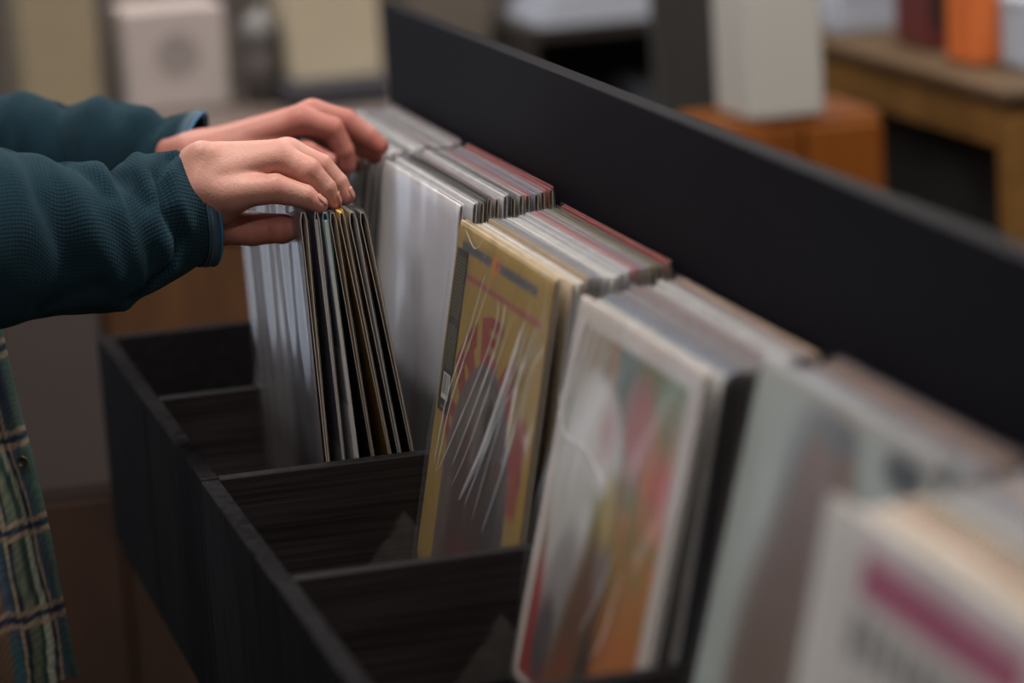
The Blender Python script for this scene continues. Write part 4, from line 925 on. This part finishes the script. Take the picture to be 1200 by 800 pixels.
MB().box((-w/2, -.07, 0), (w/2, .16, .030), .002).build('body', M_navy, t); MB().box((-w/2-.003, -.073, .0305), (w/2+.003, .163, .040), .002).build('lid', M_navy, t)
t, w = standing('beige_box', 'pale beige open-topped box standing on the flat navy box', 'box', 336, 440, 4.98, CT+.0405, .2, .1, M_beige2)
MB().box((-w/2, -.05, 0), (w/2, .12, .16), .004).build('body', M_beige2, t); MB().box((-w/2+.006, -.044, .1605), (w/2-.006, .114, .17), .002).build('contents', M_beige, t)
# right-hand side
M_orange = wood('orange_varnished_wood', (.14, .040, .005), (.20, .060, .008), 2, .35, (9, 9, 1))
M_oaktop = wood('dark_table_top', (.060, .036, .018), (.085, .052, .026), 2, .6, (9, .9, 9), spec=.2)  # table top coloured darker than the oak apron
M_oak = wood('golden_oak', (.135, .066, .017), (.185, .092, .026), 2, .4, (9, .9, 9))
t = empty('wooden_cabinet', (1.092, 1.8165, FLOOR), 'low orange wooden cabinet behind the black backboard', 'cabinet')
ztop = .052-FLOOR
MB().box((-.124, -.10, .0005), (.124, .075, ztop), .004).build('carcass', M_orange, t)
for a, b in ((-.121, -.003), (.003, .121)):
    dd = MB().box((a, -.116, .04), (b, -.1005, ztop-.012), .003).build('door', M_orange, t)
    MB().lathe([(.006, 0), (.008, .010), (.002, .014)], n=12).build('knob', M_blk, dd, True).matrix_local = Matrix.Translation(((b-.02) if a < -.1 else (a+.02), -.1165, ztop-.12)) @ Matrix.Rotation(PI/2, 4, 'X')
M_white = mat('white_plastic', (.40, .395, .375), .45)
t = empty('white_bin', (1.058, 1.79, FLOOR+ztop+.0006), 'white plastic box standing on the orange cabinet', 'box')
b = MB(); b.box((-.040, -.08, 0), (.074, .07, .19), .012, 3); b.build('body', M_white, t); MB().box((-.044, -.084, .1905), (.078, .074, .212), .006, 2).build('lid', M_white, t)
t = empty('wooden_table', (1.70, 1.93, FLOOR), 'golden oak side table loaded with papers, right of the orange cabinet', 'table')
TZ = .095-FLOOR
TX0, TX1, TY0, TY1 = -.385, .40, -.43, .43
MB().box((TX0-.012, TY0-.012, TZ-.018), (TX1+.012, TY1+.012, TZ), .003).build('table_top', M_oaktop, t)
for a, b in (((TX0, TY0+.042), (TX0+.02, TY1-.042)), ((TX1-.02, TY0+.042), (TX1, TY1-.042)), ((TX0+.042, TY0), (TX1-.042, TY0+.02)), ((TX0+.042, TY1-.02), (TX1-.042, TY1))): MB().box((*a, TZ-.085), (*b, TZ-.0185), .002).build('apron', M_oak, t)
for x in (TX0, TX1-.042):
    for y in (TY0, TY1-.042): MB().box((x, y, .0005), (x+.042, y+.042, TZ-.0185), .003).build('leg', M_oak, t)
MB().box((TX0+.01, TY0+.01, TZ-.42), (TX1-.01, TY1-.01, TZ-.40), .002).build('lower_shelf', M_cdark, t)
wx = lambda px, d, z: at(px, 60, d)
def ontab(name, label, cat, px, d, sz, m, z=.0956, extra=None):
    p = at(px, 60, d); t = empty(name, (p[0], p[1], z), label, cat); MB().box((-sz[0]/2, -sz[1]/2, 0), (sz[0]/2, sz[1]/2, sz[2]), .004).build('body', m, t); return t
M_pap = mat('bluish_white_paper', (.36, .39, .47), .8); M_red = mat('dark_red_binder', (.10, .018, .018), .5); M_or = mat('orange_plastic', (.55, .13, .028), .5); M_pale = mat('pale_blue_card', (.34, .38, .45), .7)
t = ontab('paper_stack', 'stack of bluish white papers on the far end of the oak table', 'papers', 1000, 5.0, (.11, .16, .045), M_pap)
for i in range(4): MB().box((-.053+.003*i, -.078, .0455+.006*i), (.053-.004*i, .078, .0505+.006*i)).build('sheet', M_pap, t)
t = ontab('box_file', 'dark red box file standing on the oak table', 'box file', 1086, 4.72, (.05, .13, .12), M_red); MB().box((-.018, -.068, .03), (.018, -.0655, .09)).build('spine_label', M_blk, t)
t = ontab('orange_jug', 'bright orange plastic canister on the near end of the oak table', 'canister', 1153, 4.5, (.075, .10, .125), M_or); MB().lathe([(.022, .1255), (.022, .15), (.018, .155)], n=20).build('cap', M_or, t, True)
t = ontab('card_box', 'pale blue card box at the right edge of the oak table', 'box', 1215, 4.42, (.075, .09, .085), M_pale); MB().box((-.04, -.047, .0855), (.04, .047, .10), .003).build('lid', M_pale, t)
M_green = mat('dark_green_crate', (.012, .028, .014), .6)
t = empty('dark_crate', (1.62, 1.72, FLOOR+TZ-.3995), 'black crate on the shelf under the oak table', 'crate'); MB().box((-.24, -.10, 0), (.40, .50, .28), .006).build('body', M_blk, t); MB().box((-.22, -.108, .10), (.38, -.1005, .17)).build('front_rail', M_blk, t)
t = empty('green_crate', (1.62, 1.68, FLOOR+.0006), 'dark green crate on the floor under the oak table', 'crate'); MB().box((-.2, -.10, 0), (.40, .50, .42), .006).build('body', M_green, t); MB().box((-.21, -.11, .4205), (.41, .51, .45), .004).build('rim', M_green, t)
M_part = mat('dark_grey_felt', (.034, .033, .032), .95, var=(8, .1)); M_cup = mat('dark_brown_shelf_wood', (.014, .010, .008), .6, var=(3, .2)); M_tan = mat('tan_cupboard', (.085, .070, .056), .7, var=(2, .1))
pA, pB = at(768, 80, 4.85), at(852, 80, 4.85)
t = empty('felt_partition', ((pA[0]+pB[0])/2, (pA[1]+pB[1])/2, FLOOR), 'dark grey felt screen standing on feet behind the backboard', 'screen'); ww = .062
MB().box((-ww, -.012, .08), (ww, .012, 1.24), .006, 2).build('panel', M_part, t)
for x in (-.045, .045): MB().box((x-.01, -.12, .0005), (x+.01, .12, .03), .003).build('foot', M_blk, t); MB().box((x-.008, -.008, .0305), (x+.008, .008, .0795)).build('upright', M_blk, t)
pA, pB = at(592, 60, 5.25), at(770, 60, 5.25); zs = at(680, 29, 5.2)[2]-FLOOR
t = empty('low_bookcase', ((pA[0]+pB[0])/2+.075, pA[1]+.05, FLOOR), 'dark brown open bookcase behind the backboard', 'bookcase'); hw = .185
for a, b in ((-hw, -hw+.02), (hw-.02, hw)): MB().box((a, -.13, .0005), (b, .15, zs)).build('side', M_cup, t)
MB().box((-hw+.0205, .135, .001), (hw-.0205, .149, zs-.021)).build('back_panel', M_cup, t); MB().box((-hw+.0205, -.13, zs-.02), (hw-.0205, .15, zs)).build('top', M_cup, t)
for z in (.10, .42, .72): MB().box((-hw+.0205, -.125, z), (hw-.0205, .134, z+.018)).build('shelf', M_cup, t)
bx_, by_ = t.location.x, t.location.y
cols = [(.10, .05, .035), (.05, .06, .05), (.06, .025, .022), (.09, .085, .075), (.03, .035, .05), (.08, .06, .045), (.05, .045, .04)]
nm = ['rust', 'dark green', 'maroon', 'grey', 'navy', 'tan', 'umber']
x = bx_-hw+.024
for i in range(7):
    bw = .036+.006*(i % 3); o = MB().box((x, by_-.11, FLOOR+.7385), (x+bw-.002, by_+.08, FLOOR+.7385+.16+.02*((i*2) % 3)), .002).build('book', mat('book_cloth_%d' % i, cols[i], .7)); tag(o, '%s book, %s from the left on the upper shelf of the dark bookcase' % (nm[i], ['first', 'second', 'third', 'fourth', 'fifth', 'sixth', 'seventh'][i]), 'book', 'books on the upper shelf of the bookcase'); x += bw
t = empty('paper_pile', (bx_+.03, by_, FLOOR+zs+.0006), 'wide pile of bluish white papers on top of the dark bookcase', 'papers')
for i in range(5): MB().box((-.185+.01*i, -.11, .012*i), (.20-.012*((i*3) % 4), .12, .012*i+.0115)).build('bundle', M_pap, t)
pA, pB = at(475, 30, 5.3), at(588, 30, 5.3)
t = empty('tall_cupboard', ((pA[0]+pB[0])/2, pA[1]+.14, FLOOR), 'tan cupboard standing behind the far end of the backboard', 'cupboard'); hw = (pB[0]-pA[0])/2
MB().box((-hw, -.12, .0005), (hw, .15, 1.45), .003).build('carcass', M_tan, t); dd = MB().box((-hw+.006, -.136, .06), (hw-.006, -.1205, 1.44), .003).build('door', M_tan, t)
MB().box((hw-.03, -.150, .72), (hw-.022, -.1365, .84), .002).build('handle', M_blk, dd)
